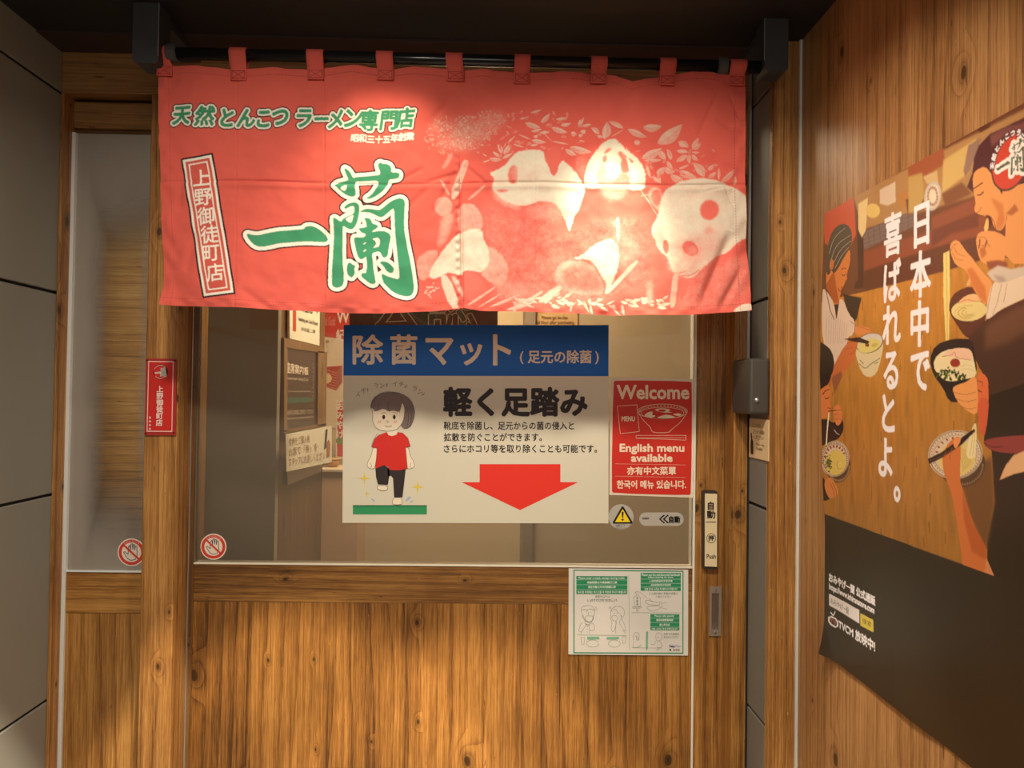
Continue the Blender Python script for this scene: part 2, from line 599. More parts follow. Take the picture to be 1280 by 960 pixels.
def grid_sheet(name, P, img, mat, parent=None):
    """P: h x w x 3 points, img: h x w x 3 linear colours, one printed sheet"""
    h, w = P.shape[:2]
    me = bpy.data.meshes.new(name)
    nv, nf = h * w, (h - 1) * (w - 1)
    me.vertices.add(nv); me.vertices.foreach_set('co', P.reshape(-1).astype(np.float32))
    i = np.arange(nv).reshape(h, w)
    q = np.stack([i[:-1, :-1], i[1:, :-1], i[1:, 1:], i[:-1, 1:]], -1).reshape(-1)
    me.loops.add(nf * 4); me.loops.foreach_set('vertex_index', q.astype(np.int32))
    me.polygons.add(nf); me.polygons.foreach_set('loop_start', (np.arange(nf) * 4).astype(np.int32))
    me.polygons.foreach_set('use_smooth', np.ones(nf, bool))
    at = me.color_attributes.new('print', 'FLOAT_COLOR', 'POINT')
    c = np.ones((nv, 4), np.float32); c[:, :3] = img.reshape(-1, 3)
    at.data.foreach_set('color', c.reshape(-1))
    me.update(); me.validate()
    me.materials.append(mat)
    o = bpy.data.objects.new(name, me); COL.objects.link(o)
    if parent is not None:
        put_under(o, parent)
    return o

# ================================================================== the setting
YD, YP, YW, YR = 0.0, -0.08, -0.035, -0.215      # door face, post face, window, right-hand post
XL = xw(67, YP)                                   # left wall
XG = xw(937, YP)                                  # grey return beside the door
XR = xw(998.5, YR)                                # right wall
ZC = 2.306                                        # ceiling

PINE = wood('pine_panel', 'Z', seed=0.37, plank=0.19, light=rgb(174, 122, 60), mid=rgb(136, 90, 39), dark=rgb(74, 45, 19))
PINE2 = wood('pine_post', 'Z', seed=2.6, rings=22, light=rgb(198, 148, 84), mid=rgb(160, 110, 55), dark=rgb(94, 60, 28))
PINE3 = wood('pine_stile', 'Z', seed=5.3, rings=18)
PINEX = wood('pine_rail', 'X', seed=1.9, rings=26, light=rgb(156, 111, 56), mid=rgb(120, 80, 37), dark=rgb(70, 44, 19))
PINEH = wood('pine_header', 'X', seed=4.2, rings=20, knots=0.4, light=rgb(160, 118, 68), mid=rgb(138, 98, 52), dark=rgb(92, 62, 31))
PINEW = wood('pine_wall', 'Z', seed=7.7, plank=0.23, knots=0.45, light=rgb(180, 136, 86), mid=rgb(155, 110, 65), dark=rgb(100, 68, 37), rough=0.38)
PINEB = wood('pine_inside', 'X', seed=9.1, rings=30, knots=0.2, light=rgb(226, 184, 118), mid=rgb(204, 152, 86), dark=rgb(140, 98, 52))
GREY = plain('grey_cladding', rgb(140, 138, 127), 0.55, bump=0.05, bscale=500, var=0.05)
BLACK = plain('black_paint', rgb(26, 24, 23), 0.6)
DARKWOOD = plain('dark_brown_soffit', rgb(52, 34, 26), 0.6, var=0.25, vscale=9)
SILVER = plain('brushed_aluminium', rgb(196, 196, 192), 0.3, 0.75)
WHITEBEAD = plain('white_glazing_bead', rgb(222, 226, 222), 0.4)
JOINT = plain('dark_joint', rgb(22, 20, 19), 0.8)

SEAMS = [0.0, 0.295, 0.776, 1.256, 1.731, 2.205, 2.60]
def clad_wall(name, x_face, x_back, y0, y1, zs, gap=0.0035, mat=GREY):
    m = MB()
    for a, b in zip(zs, zs[1:]):
        m.box(x_face, x_back, y0, y1, a + gap, b - gap, 0.0015)
    o = struct(m.build(name, mat))
    s = 1 if x_back > x_face else -1
    MB().box(x_face + s * 0.006, x_back + s * 0.002, y0 + 0.002, y1 - 0.002, zs[0], zs[-1]).build('panel_joint', JOINT, o)
    return o

clad_wall('wall_left', XL, XL - 0.03, -3.4, YP + 0.16, SEAMS)
clad_wall('wall_return', XG, XG + 0.025, YR + 0.02, YP + 0.15, SEAMS, mat=plain('shaded_grey_cladding', rgb(116, 113, 104), 0.55, bump=0.05, bscale=500, var=0.05))  # same cladding, with the shade on the return put into its colour
struct(MB().box(XR, XR + 0.05, -3.4, YR + 0.0, 0.0, 2.6).build('wall_right', PINEW))
struct(MB().box(XL - 0.1, XR + 0.1, -1.72, YP - 0.10, ZC, ZC + 0.05).build('ceiling', BLACK))
struct(MB().box(XL - 0.1, XR + 0.1, YP - 0.10, 0.10, ZC - 0.004, ZC + 0.05).build('trim_8', DARKWOOD))
struct(MB().box(-4.0, 4.0, -6.0, 2.6, -0.05, 0.0).build('floor', plain('floor_tiles', rgb(104, 98, 92), 0.5, var=0.12)))

# door surround: header, jambs, posts
struct(MB().box(XL, XG, YP, 0.10, zw(127.5, YP), ZC, 0.002).build('trim_1', PINEH))
xa, xb = xw(67, YP), xw(71, YP)
struct(MB().box(xa, xb, YP, 0.10, 0, zw(127.5, YP), 0.0015).build('trim_2', PINE2))
px0, px1 = xw(181, YP), xw(222, YP)
struct(MB().box(px0, px1, YP, 0.10, 0, zw(127.5, YP), 0.002).build('trim_3', PINE2))
jx0 = xw(918, YP)
struct(MB().box(jx0, XG - 0.003, YP, 0.10, 0, zw(127.5, YP), 0.002).build('trim_4', PINE3))
struct(MB().box(XG, XR, YR, YR + 0.02, 0, ZC, 0.002).build('trim_5', wood('pine_corner', 'Z', seed=11.3, rings=24, light=rgb(198, 148, 84), mid=rgb(160, 110, 55), dark=rgb(94, 60, 28))))
struct(MB().box(xw(995.7, YR), XR, YR - 0.006, YR - 0.0005, 0, ZC).build('trim_6', plain('white_corner_bead', rgb(214, 212, 204), 0.45)))
# narrow silver channel and dark gasket in the recess beside the jamb
struct(MB().box(XG - 0.010, XG - 0.003, YP - 0.010, YP + 0.0, zw(451, YP, 943), ZC, 0.001).build('trim_7', SILVER))
struct(MB().box(XG - 0.003, XG + 0.001, YP - 0.002, YP + 0.02, 0, ZC).build('trim_9', JOINT))
# thin silver edge and dark rebate between post and door leaf
struct(MB().box(xw(239.0, -0.004), xw(240.3, -0.004), -0.006, 0.03, 0, zw(120, YD), 0.0008).build('trim_10', SILVER))
struct(MB().box(px1 - 0.002, xw(239.0, -0.004), 0.0, 0.03, 0, zw(120, YD)).build('trim_11', wood('pine_rebate', 'Z', seed=3.3, light=rgb(140, 96, 46), mid=rgb(116, 76, 34), dark=rgb(70, 42, 18))))

# ---- left side window
win = bpy.data.objects.new('window_1', None); COL.objects.link(win); struct(win)
win.location = ((xb + px0) / 2, YW, 0)
gx0, gx1 = xw(84, YW), xw(184, YW)
gz1, gz0 = zw(178, YW), zw(717, YW)
rz0 = zw(770, YW)
MB().box(xb, px0 + 0.001, YW - 0.006, 0.06, zw(172, YW), zw(140, YW), 0.002).build('window_head', PINEH, win)
MB().box(xb, px0 + 0.001, YW + 0.010, 0.06, zw(178, YW), zw(172, YW)).build('window_stop', wood('pine_shade', 'X', seed=2.2, light=rgb(120, 82, 40), mid=rgb(98, 64, 30), dark=rgb(58, 36, 16)), win)  # darker pine strip: shade under the window head put into the colour
MB().box(xb, px0 + 0.001, YW - 0.003, 0.05, rz0, gz0 - 0.004, 0.0015).build('bottom_rail', wood('pine_window_rail', 'X', seed=6.4, rings=22), win)
MB().box(xb, px0 + 0.001, YW - 0.001, 0.05, 0.0, rz0, 0.0008).build('lower_panel', wood('pine_window_panel', 'Z', seed=8.2, plank=0.09), win)
MB().box(xb, xw(84.5, YW), YW - 0.002, 0.05, gz0 - 0.004, gz1).build('window_jamb', wood('pine_window_jamb', 'Z', seed=3.9, light=rgb(150, 102, 48), mid=rgb(122, 80, 36), dark=rgb(76, 46, 20)), win)
MB().box(xw(84.5, YW), xw(89, YW), YW - 0.009, YW + 0.012, 0.0, gz1, 0.001).build('glazing_bead', WHITEBEAD, win)
MB().box(xw(84.5, YW), px0 + 0.001, YW - 0.0055, YW + 0.012, gz0 - 0.004, gz0 - 0.0005).build('sill_bead', WHITEBEAD, win)
# frosted pane: a satin film, thinner towards the middle of the sheet
FROST = bpy.data.materials.new('frosted_glass')
FROST.use_nodes = True
g = NT(FROST)
for nd in list(FROST.node_tree.nodes):
    if nd.type != 'OUTPUT_MATERIAL':
        FROST.node_tree.nodes.remove(nd)
out = FROST.node_tree.nodes[0]
tr = g.n('ShaderNodeBsdfTransparent'); tr.inputs[0].default_value = (.98, .98, .97, 1)
df = g.n('ShaderNodeBsdfDiffuse'); df.inputs[0].default_value = rgb(168, 158, 146)
tc = g.n('ShaderNodeTexCoord'); sp = g.n('ShaderNodeSeparateXYZ'); g.l(tc.outputs['Generated'], sp.inputs[0])
nz = g.noise(g.scale(tc.outputs['Object'], (7, 7, 5)), 1.0, 3)
def bump01(v, c, hw, edge):
    d = g.math('ABSOLUTE', g.math('SUBTRACT', v, c))
    mr = g.n('ShaderNodeMapRange', interpolation_type='SMOOTHSTEP')
    g.l(d, mr.inputs['Value']); mr.inputs['From Min'].default_value = hw; mr.inputs['From Max'].default_value = hw + edge
    return mr.outputs[0]
vx = g.math('ADD', sp.outputs[0], g.math('MULTIPLY_ADD', nz, 0.16, -0.08))
vz = g.math('ADD', sp.outputs[2], g.math('MULTIPLY_ADD', nz, 0.10, -0.05))
film = g.math('MAXIMUM', bump01(vx, 0.60, 0.14, 0.34), bump01(vz, 0.47, 0.24, 0.26))
film = g.math('MULTIPLY_ADD', film, 0.78, 0.03)
mx = g.n('ShaderNodeMixShader'); g.l(film, mx.inputs[0]); g.l(tr.outputs[0], mx.inputs[1]); g.l(df.outputs[0], mx.inputs[2])
gl = g.n('ShaderNodeBsdfGlossy'); gl.inputs['Roughness'].default_value = 0.25
fz = g.n('ShaderNodeFresnel'); fz.inputs['IOR'].default_value = 1.35
m2 = g.n('ShaderNodeMixShader'); g.l(fz.outputs[0], m2.inputs[0]); g.l(mx.outputs[0], m2.inputs[1]); g.l(gl.outputs[0], m2.inputs[2])
g.l(m2.outputs[0], out.inputs['Surface'])
MB().box(xw(88, YW), px0 + 0.002, YW + 0.002, YW + 0.007, gz0 - 0.002, gz1).build('window_pane', FROST, win)
struct(MB().box(XL, px0 + 0.03, 0.062, 0.08, 0.0, 2.25).build('wall_behind_window', PINEB))

# ---- sliding door leaf
door = bpy.data.objects.new('door_1', None); COL.objects.link(door); struct(door)
dx0, dgl, dgr, dst = xw(240.6, YD), xw(246.5, YD), xw(867.6, YD), xw(870.2, YD)
dx1 = xw(906, YD)
door.location = ((dx0 + dx1) / 2, 0.02, 0)
sz, rzb = zw(708.5, YD), zw(755, YD)
ztop = zw(100, YD)
MB().box(dx0, dgl, YD, 0.014, 0.02, ztop, 0.001).build('stile', wood('pine_slim_stile', 'Z', seed=1.1, light=rgb(120, 84, 42), mid=rgb(96, 62, 28), dark=rgb(60, 36, 15)), door)
MB().box(dst, dx1 + 0.03, YD, 0.04, 0.02, ztop, 0.001).build('stile', PINE3, door)
MB().box(dgl, dgr, YD, 0.04, rzb, sz, 0.0012).build('mid_rail', PINEX, door)
MB().box(dgl, dgr, YD + 0.001, 0.04, 0.02, rzb, 0.0006).build('lower_panel', PINE, door)
MB().box(dgl, dgr, YD, 0.04, ztop - 0.09, ztop, 0.001).build('top_rail', PINEX, door)
MB().box(dgr, dst, YD - 0.002, 0.04, 0.02, ztop - 0.002, 0.0006).build('glazing_bead', plain('white_edge_strip', rgb(226, 222, 208), 0.35), door)
MB().box(dgl, dgr, YD - 0.0025, 0.03, sz, sz + 0.004, 0.0006).build('sill_bead', plain('cream_sill_bead', rgb(224, 214, 192), 0.35), door)
MB().box(dgl, dgl + 0.0028, YD - 0.002, 0.013, sz + 0.004, ztop - 0.09, 0.0006).build('glazing_bead', plain('clear_bead', rgb(104, 94, 76), 0.35), door)
PANE = glass('door_glass', 0.17, rgb(168, 158, 140), 0.82, cloud=0.10)
MB().box(dgl, dgr, 0.006, 0.012, sz, ztop - 0.09).build('window_pane', PANE, door)
# flush pull let into the stile
HS = plain('satin_steel', rgb(172, 162, 150), 0.35, 0.6)
hx0, hx1 = xw(886.2, YD, 765), xw(901.0, YD, 765)
hz1, hz0 = on_y(893, 733, 0).z, on_y(893, 794.5, 0).z
ix0, ix1 = hx0 + 0.006, hx1 - 0.006
iz0, iz1 = hz0 + 0.016, hz1 - 0.016
fh = MB()
for b in ((hx0, ix0, hz0, hz1), (ix1, hx1, hz0, hz1), (ix0, ix1, hz0, iz0), (ix0, ix1, iz1, hz1)):
    fh.box(b[0], b[1], -0.0035, 0.0005, b[2], b[3])
fho = fh.build('flush_handle', HS, door)
cup = MB()
n = 14
rows = []
for k in range(n + 1):                       # scooped cup, deep at the top, rising at the foot
    t = k / n
    z = iz1 + (iz0 - iz1) * t
    dep = -0.003 + 0.0028 * (1 - max(0.0, (t - 0.80) / 0.20) ** 2)
    rows.append([cup.bm.verts.new((x, -0.0030 + 0.0026 * (1 - max(0, (t - .78) / .22) ** 2), z)) for x in (ix0, ix1)])
for a, b in zip(rows, rows[1:]):
    f = cup.bm.faces.new((a[0], a[1], b[1], b[0])); f.smooth = True
cup.build('finger_cup', plain('dark_steel', rgb(150, 140, 130), 0.26, 0.8), fho)
for zc in (hz0 + 0.008, hz1 - 0.008):
    MB().tube(((hx0 + hx1) / 2, -0.0035, zc), ((hx0 + hx1) / 2, -0.0050, zc), 0.0035, 16, 0.0026).build('screw', plain('screw_head', rgb(176, 170, 160), 0.3, 0.9), fho)

# ================================================================== inside the shop
TAUPE = plain('taupe_partition', rgb(158, 144, 122), 0.6, var=0.05)
CREAMW = plain('cream_inside_wall', rgb(204, 178, 136), 0.7, var=0.05)
DARKIN = plain('dark_inside_wall', rgb(96, 62, 42), 0.7)
XI = -0.62
YB = 1.25
struct(MB().box(-0.95, xw(346, 0.26), 0.26, 0.29, 0, 2.5).build('wall_inside_partition', TAUPE))
struct(MB().box(XI - 0.03, XI, 0.29, on_x(404.5, 500, XI).y, 0, 2.5).build('wall_inside_left', wood('pine_dark_inside', 'Z', seed=12.4, light=rgb(128, 92, 58), mid=rgb(104, 72, 42), dark=rgb(66, 44, 26))))
struct(MB().box(-0.8, xw(662, YB), YB, YB + 0.03, 0, 2.5).build('wall_inside_back', CREAMW))
struct(MB().box(xw(656, 0.9), xw(668, 0.9), 0.9, 1.2, 0, 2.5).build('trim_12', plain('grey_brown_post', rgb(140, 122, 98), 0.6)))
struct(MB().box(xw(668, 0.92), 1.0, 0.92, 0.95, 0, 2.5).build('wall_inside_right', plain('beige_inside_wall', rgb(190, 168, 132), 0.65, var=0.08)))
struct(MB().box(0.97, 1.0, 0.1, 0.92, 0, 2.5).build('wall_inside_side', TAUPE))
struct(MB().box(-1.1, 1.0, 0.1, 1.3, 2.42, 2.46).build('ceiling_inside', DARKIN))

# ================================================================== printed sheets
EYEA = np.array(EYE); FW = np.array(FWD); RT = np.array(RIGHT); UPA = np.array(UP)
def rays(p):
    p = np.asarray(p, float)
    return FW * FOCAL + RT * (p[..., :1] - 640.0) + UPA * (480.0 - p[..., 1:2])
def pts_y(p, y):
    d = rays(p); return EYEA + d * ((y - EYEA[1]) / d[..., 1:2])
def pts_x(p, x):
    d = rays(p); return EYEA + d * ((x - EYEA[0]) / d[..., :1])

def face_y(y):                      # a sheet facing the street; lift = distance in front of it
    def fn(p, lift):
        q = pts_y(p, y); q[..., 1] -= lift; return q
    return fn
def face_x(x, s):                   # a sheet on a side wall facing the passage
    def fn(p, lift):
        q = pts_x(p, x); q[..., 0] += s * lift; return q
    return fn

INKS = {}
def ink(c, rough=0.5):
    k = ('ink', c, rough)
    if k not in INKS:
        INKS[k] = plain('ink_%02x%02x%02x' % c + ('_gloss' if rough < 0.4 else ''), rgb(*c), rough, spec=0.3)
    return INKS[k]

class Print:
    """flat printed shapes gathered into ONE mesh part, inks as material slots"""
    STEP, EPS = 0.00018, 0.000016
    def __init__(s, fn, base=0.0, rough=0.5):
        s.fn, s.base, s.rough, s.v, s.f, s.mi, s.inks, s.n = fn, base, rough, [], [], [], [], 0
    def _slot(s, c):
        m = ink(c, s.rough)
        if m not in s.inks:
            s.inks.append(m)
        return s.inks.index(m)
    def lift(s, layer):
        return s.base + s.STEP * layer
    def poly(s, pts, c, layer=1, smooth=0):
        pts = chaikin(pts, smooth) if smooth else np.asarray(pts, float)
        v = s.fn(pts, s.lift(layer))
        s.v.append(v); s.f.append(list(range(s.n, s.n + len(v)))); s.mi.append(s._slot(c)); s.n += len(v)
        return s
    def tri(s, t, c, layer=2):
        if not len(t):
            return s
        t = np.asarray(t, float)
        if t.ndim == 4:                      # heavier lettering: its settings lie one above the other
            for i, q in enumerate(t):
                s._tri(q, c, s.lift(layer) + i * s.EPS)
        else:
            s._tri(t, c, s.lift(layer))
        return s
    def _tri(s, t, c, lift):
        if not len(t):
            return s
        v = s.fn(t.reshape(-1, 2), lift)
        k = s._slot(c)
        s.v.append(v)
        for i in range(len(t)):
            s.f.append([s.n + 3 * i, s.n + 3 * i + 1, s.n + 3 * i + 2]); s.mi.append(k)
        s.n += len(v)
        return s
    def line(s, pts, w, c, layer=3, closed=False, smooth=0):
        p = chaikin(pts, smooth, closed) if smooth else pts
        q = stroke(p, w, closed).reshape(-1, 2, 3, 2)
        s._tri(q[0::2].reshape(-1, 3, 2), c, s.lift(layer))
        return s._tri(q[1::2].reshape(-1, 3, 2), c, s.lift(layer) + s.EPS)
    def text(s, txt, box, c, layer=3, fat=0.0, res=2):
        return s.tri(bolder(fit_text(txt, box, res), fat), c, layer)
    def char(s, ch, cx, cy, h, c, layer=3, fat=0.0, **kw):
        return s.tri(bolder(em_text(ch, cx, cy, h, **kw), fat), c, layer)
    def build(s, name, parent, **props):
        me = bpy.data.meshes.new(name)
        me.from_pydata(np.vstack(s.v).tolist(), [], s.f)
        for m in s.inks:
            me.materials.append(m)
        me.polygons.foreach_set('material_index', s.mi)
        me.update()
        o = bpy.data.objects.new(name, me); COL.objects.link(o)
        put_under(o, parent)
        for k, v in props.items():
            o[k] = v
        return o

def slab(fn, pts, t, name, mat, parent=None, lift0=0.0):
    """a sheet of thickness t with the outline pts"""
    pts = np.asarray(pts, float)
    a, b = fn(pts, lift0 + t), fn(pts, lift0)
    m = MB()
    A = [m.bm.verts.new(p) for p in a]; B = [m.bm.verts.new(p) for p in b]
    n = len(A)
    m.bm.faces.new(A); m.bm.faces.new(B[::-1])
    for k in range(n):
        m.bm.faces.new((A[k], B[k], B[(k + 1) % n], A[(k + 1) % n]))
    return m.build(name, mat, parent)

# the shop's two big characters, traced as brush shapes: [outer, hole, hole ...]
def c1(p): return C(300, 190, 7.383, p)
def c2(p): return C(400, 190, 9.6, p)
def c3(p): return C(400, 280, 8.73, p)
BRUSH = [
    [c1([(70,755),(120,770),(180,772),(260,750),(370,730),(500,720),(590,715),(605,690),(660,682),(720,705),(780,755),(812,800),(805,820),(765,832),(680,825),(560,825),(440,835),(350,845),(290,862),(200,880),(140,865),(95,820),(72,780)])],
    [c2([(290,195),(330,210),(365,250),(390,300),(405,312),(430,300),(540,285),(640,278),(715,272),(720,230),(695,175),(692,135),(725,118),(745,135),(800,135),(840,160),(855,200),(850,240),(930,240),(958,262),(945,305),(900,318),(825,320),(815,365),(780,430),(720,490),(640,540),(560,562),(552,548),(610,510),(660,450),(695,390),(700,340),(600,340),(480,348),(420,352),(418,420),(430,500),(415,530),(370,535),(300,510),(240,460),(190,415),(175,400),(220,375),(300,350),(345,335),(325,290),(300,230)]),
     c2([(240,435),(290,400),(325,390),(320,440),(305,468),(270,465)])],
    [np.vstack([c2([(285,660),(330,620),(390,600),(440,605),(468,640),(468,700),(455,790),(430,870),(400,915),(370,930),(320,910),(272,880),(270,950)]),
                c3([(245,100),(245,200),(245,400),(258,560),(255,640),(235,680),(180,695),(135,680),(122,640),(128,520),(140,300),(148,150),(148,40)]),
                c2([(165,900),(155,795),(180,790),(220,820),(258,838),(265,810),(320,770),(405,738),(412,640),(360,650),(300,682)])]),
     c2([(300,800),(340,772),(402,745),(388,805),(372,848),(330,832)])],
    [np.vstack([c2([(465,712),(540,672),(620,675),(700,690),(745,665),(810,610),(875,570),(905,562),(950,548),(1000,562),(1018,600),(1012,700),(1008,850),(1012,940)]),
                c3([(930,130),(950,250),(985,400),(1010,560),(1028,700),(1010,770),(960,792),(870,775),(780,730),(720,670),(665,605),(690,625),(665,575),(668,530),(720,560),(790,582),(865,600),(858,480),(840,330),(822,150),(815,20)]),
                c2([(892,900),(890,660),(830,700),(770,755),(730,775),(690,765),(630,730),(570,712),(510,715)])])],
    [np.vstack([c2([(520,785),(565,780),(605,800),(618,850),(672,862),(690,885),(680,905),(625,940)]),
                c3([(560,82),(600,75),(650,68),(700,70),(750,95),(768,130),(760,180),(745,250),(740,310),(730,350),(700,362),(680,355),(660,315),(640,290),(600,300),(560,315),(570,400),(580,500),(595,580),(605,640),(560,655),(520,630),(470,590),(440,560),(460,528),(505,530),(505,345),(480,365),(450,385),(420,370),(395,310),(378,230),(365,150),(400,140),(450,145),(490,130),(495,100),(450,90),(425,60),(420,40),(470,35),(515,15)]),
                c2([(548,900),(552,870),(545,820)])]),
     c3([(465,212),(500,188),(495,205),(468,222)]), c3([(465,290),(500,265),(495,285),(475,300)]),
     c3([(560,155),(645,135),(645,235),(600,248),(570,255),(595,230),(608,200),(590,170)])],
    [c3([(320,415),(350,440),(385,450),(370,490),(380,530),(350,580),(320,575),(295,540),(288,480),(300,430)])],
    [c3([(640,410),(690,400),(740,415),(790,460),(803,490),(790,525),(750,528),(715,500),(690,455)])],
]
def brush_at(cx, cy, k, ky=None):
    """the same brush characters, scaled about their middle and moved"""
    ky = k if ky is None else ky
    return [[(r - np.array([413.0, 290.0])) * np.array([k, ky]) + np.array([cx, cy]) for r in g] for g in BRUSH]

# ================================================================== the curtain
YN = -0.28
RED = lin((206, 90, 78)).astype(np.float32); PAPER = lin((204, 194, 174)).astype(np.float32)
GX0, GX1, GY0, GY1, CS = 186.0, 948.0, 68.0, 404.0, 3.0
can = Canvas(int((GX1 - GX0) * CS), int((GY1 - GY0) * CS), lambda p: (np.asarray(p) - np.array([GX0, GY0])) * CS)
A = np.zeros((can.h, can.w), np.float32)          # how much white is printed
def dab(pts, a, soft=0.0, smooth=1, fur=0.0, holes=None):
    pts = chaikin(pts, smooth) if smooth else np.asarray(pts, float)
    mk = can.mask_poly([pts] + list(holes or []))
    if mk is None:
        return
    m, x0, y0 = grow(mk, int(max(soft, fur) * CS * 2) + 2, can.w, can.h)
    m = m.astype(np.float32)
    if fur:
        m = blur(m, fur * CS)
        nz = fuzz(*m.shape, 1.0) * 0.10 + fuzz(*m.shape, 3.0) * 0.07
        m = np.clip((m + nz * (m > 0.03) - 0.5) * 3.0 + 0.5, 0, 1)
        m = blur(m, 0.8)
    elif soft:
        m = blur(m, soft * CS)
    reg = A[y0:y0 + m.shape[0], x0:x0 + m.shape[1]]
    reg[:] = reg * (1 - m) + a * m
def leaf(a, b, w, amt, vein=True):
    a, b = np.asarray(a, float), np.asarray(b, float)
    d = b - a; n = np.array([-d[1], d[0]]) / max(np.hypot(*d), 1e-6)
    t = np.linspace(0, 1, 12)
    prof = np.sin(np.pi * t ** 0.85) * w / 2
    ctr = a + d * t[:, None] + n * (np.sin(np.pi * t) * w * 0.15)[:, None]
    up, dn = ctr + n * prof[:, None], ctr - n * prof[:, None]
    dab(np.vstack([up, dn[::-1]]), amt * 0.72, smooth=0)
    dab(np.vstack([ctr, dn[::-1]]), amt, smooth=0)
    if vein:
        mk = can.mask_tris(stroke(ctr, 0.7))
        r = A[mk[1 + 1]:mk[2] + mk[0].shape[0], mk[1]:mk[1] + mk[0].shape[1]]
        r[mk[0]] *= 0.55

# faint texture of the printed animals' dark coats
dab([(600,245),(640,262),(712,290),(740,268),(800,262),(822,300),(815,372),(640,385),(600,330)], 0.10, soft=6)
# flowering tree, upper left of the picture
clu = [(532,168),(538,150),(560,146),(575,142),(590,146),(600,140),(622,138),(634,146),(628,160),(614,176),(596,186),(580,188),(566,192),(552,194),(536,188),(530,178)]
from_poly = can.mask_poly([chaikin(clu, 1)])
ins, ix, iy = from_poly
dab(ellipse(578, 168, 30, 17, -0.15), 0.26, soft=6, smooth=0); dab(ellipse(615, 152, 17, 11, -0.3), 0.20, soft=4, smooth=0); dab(ellipse(553, 160, 16, 12), 0.14, soft=4, smooth=0)
for _ in range(620):
    yy, xx = random.randrange(ins.shape[0]), random.randrange(ins.shape[1])
    if not ins[yy, xx]:
        continue
    px, py = GX0 + (ix + xx) / CS, GY0 + (iy + yy) / CS
    den = math.exp(-((px - 578) / 26) ** 2 - ((py - 168) / 18) ** 2)
    dab(ellipse(px, py, random.uniform(.7, 2.3), random.uniform(.5, 1.4), random.uniform(0, 3.1), 9), random.uniform(0.05, 0.45) + 0.45 * den * random.random(), smooth=0)
p4 = lambda p: C(520, 130, 9.14, p)
dab(p4([(380,560),(430,560),(400,640),(330,740),(290,730),(340,650)]), 0.32, soft=0.6)
dab(p4([(540,620),(610,650),(560,790),(500,955),(415,955),(480,790)]), 0.62, soft=0.4)
dab(p4([(560,650),(590,660),(545,790),(520,800)]), 0.42, soft=0.5)
dab(p4([(270,860),(300,870),(350,950),(320,958)]), 0.4, soft=0.3)
L1 = [((520,165),(600,80),40),((385,165),(520,205),45),((440,240),(530,215),25),((510,250),(600,240),25),((430,80),(530,50),20),((650,135),(750,120),25),((610,205),(750,250),45),((440,310),(570,330),35),((690,190),(780,170),30),((770,370),(960,410),60),((730,390),(830,440),40),((190,430),(150,345),40),((205,430),(255,345),45),((80,470),(190,480),35),((190,470),(280,420),25),((110,410),(180,460),25),((330,260),(440,305),12),((240,330),(300,270),16),((280,340),(380,370),14),((20,500),(90,480),12),((840,200),(860,130),22),((870,190),(950,170),26),((860,240),(910,225),34),((780,250),(830,260),40),((850,310),(900,320),16),((460,280),(500,275),24),((340,130),(420,110),16),((545,255),(620,320),6),((620,320),(760,350),14),((430,355),(500,345),22),((60,450),(20,430),10),((200,380),(225,330),8)]
for a, b, w in L1:
    leaf(C(600,130,6.857,[a])[0], C(600,130,6.857,[b])[0], w / 6.857, 0.62, w > 30)
L2 = [((245,300),(265,150),75),((200,255),(130,200),45),((180,270),(240,280),25),((405,210),(275,150),40),((300,280),(420,215),8),((440,220),(610,285),55),((570,205),(740,190),65),((700,340),(910,175),110),((560,470),(740,375),75),((720,400),(770,480),55),((815,480),(780,385),40),((580,490),(740,480),30),((690,600),(760,540),55),((760,540),(830,600),45),((780,490),(830,560),35),((810,610),(920,660),55),((880,320),(955,370),50),((860,400),(950,415),30),((860,490),(950,440),40),((890,580),(960,600),50),((20,200),(70,110),20),((50,185),(130,175),18),((50,230),(80,250),34),((20,270),(60,265),28),((700,590),(730,690),26),((660,620),(720,680),30),((430,370),(440,400),8),((600,520),(640,640),30)]
for a, b, w in L2:
    leaf(C(720,130,6.857,[a])[0], C(720,130,6.857,[b])[0], w / 6.857, 0.58, w > 34)
dab(ellipse(720 + 522 / 6.857, 130 + 335 / 6.857, 3.6, 3.0), 0.55, soft=.4)
L3 = [((415,240),(330,180),45),((440,240),(500,155),40),((440,255),(520,205),40),((410,280),(310,265),30),((440,280),(505,285),20),((405,305),(310,365),40),((440,300),(495,355),35),((420,300),(420,380),35),((335,440),(485,495),60),((550,490),(450,370),70),((265,470),(375,525),50),((575,435),(635,380),35),((690,540),(815,420),45),((580,495),(650,450),35),((670,520),(670,410),25),((810,560),(815,480),26),((330,420),(420,385),20),((240,420),(300,450),30)]
for a, b, w in L3:
    leaf(C(800,150,6.857,[a])[0], C(800,150,6.857,[b])[0], w / 6.857, 0.52, w > 34)
for k in range(110):                        # finer leaves between the large ones
    if random.random() < .6:
        x, y = random.uniform(596, 728), random.uniform(140, 196)
    else:
        x, y = random.uniform(800, 900), random.uniform(186, 226)
    t = random.uniform(-3.1, 3.1); L = random.uniform(4, 11)
    if can.to(np.array([[x, y]]))[0].min() > 0 and A[int((y - GY0) * CS), int((x - GX0) * CS)] < 0.3:
        leaf((x, y), (x + L * math.cos(t), y + .7 * L * math.sin(t)), random.uniform(1.6, 3.6), random.uniform(.16, .34), False)
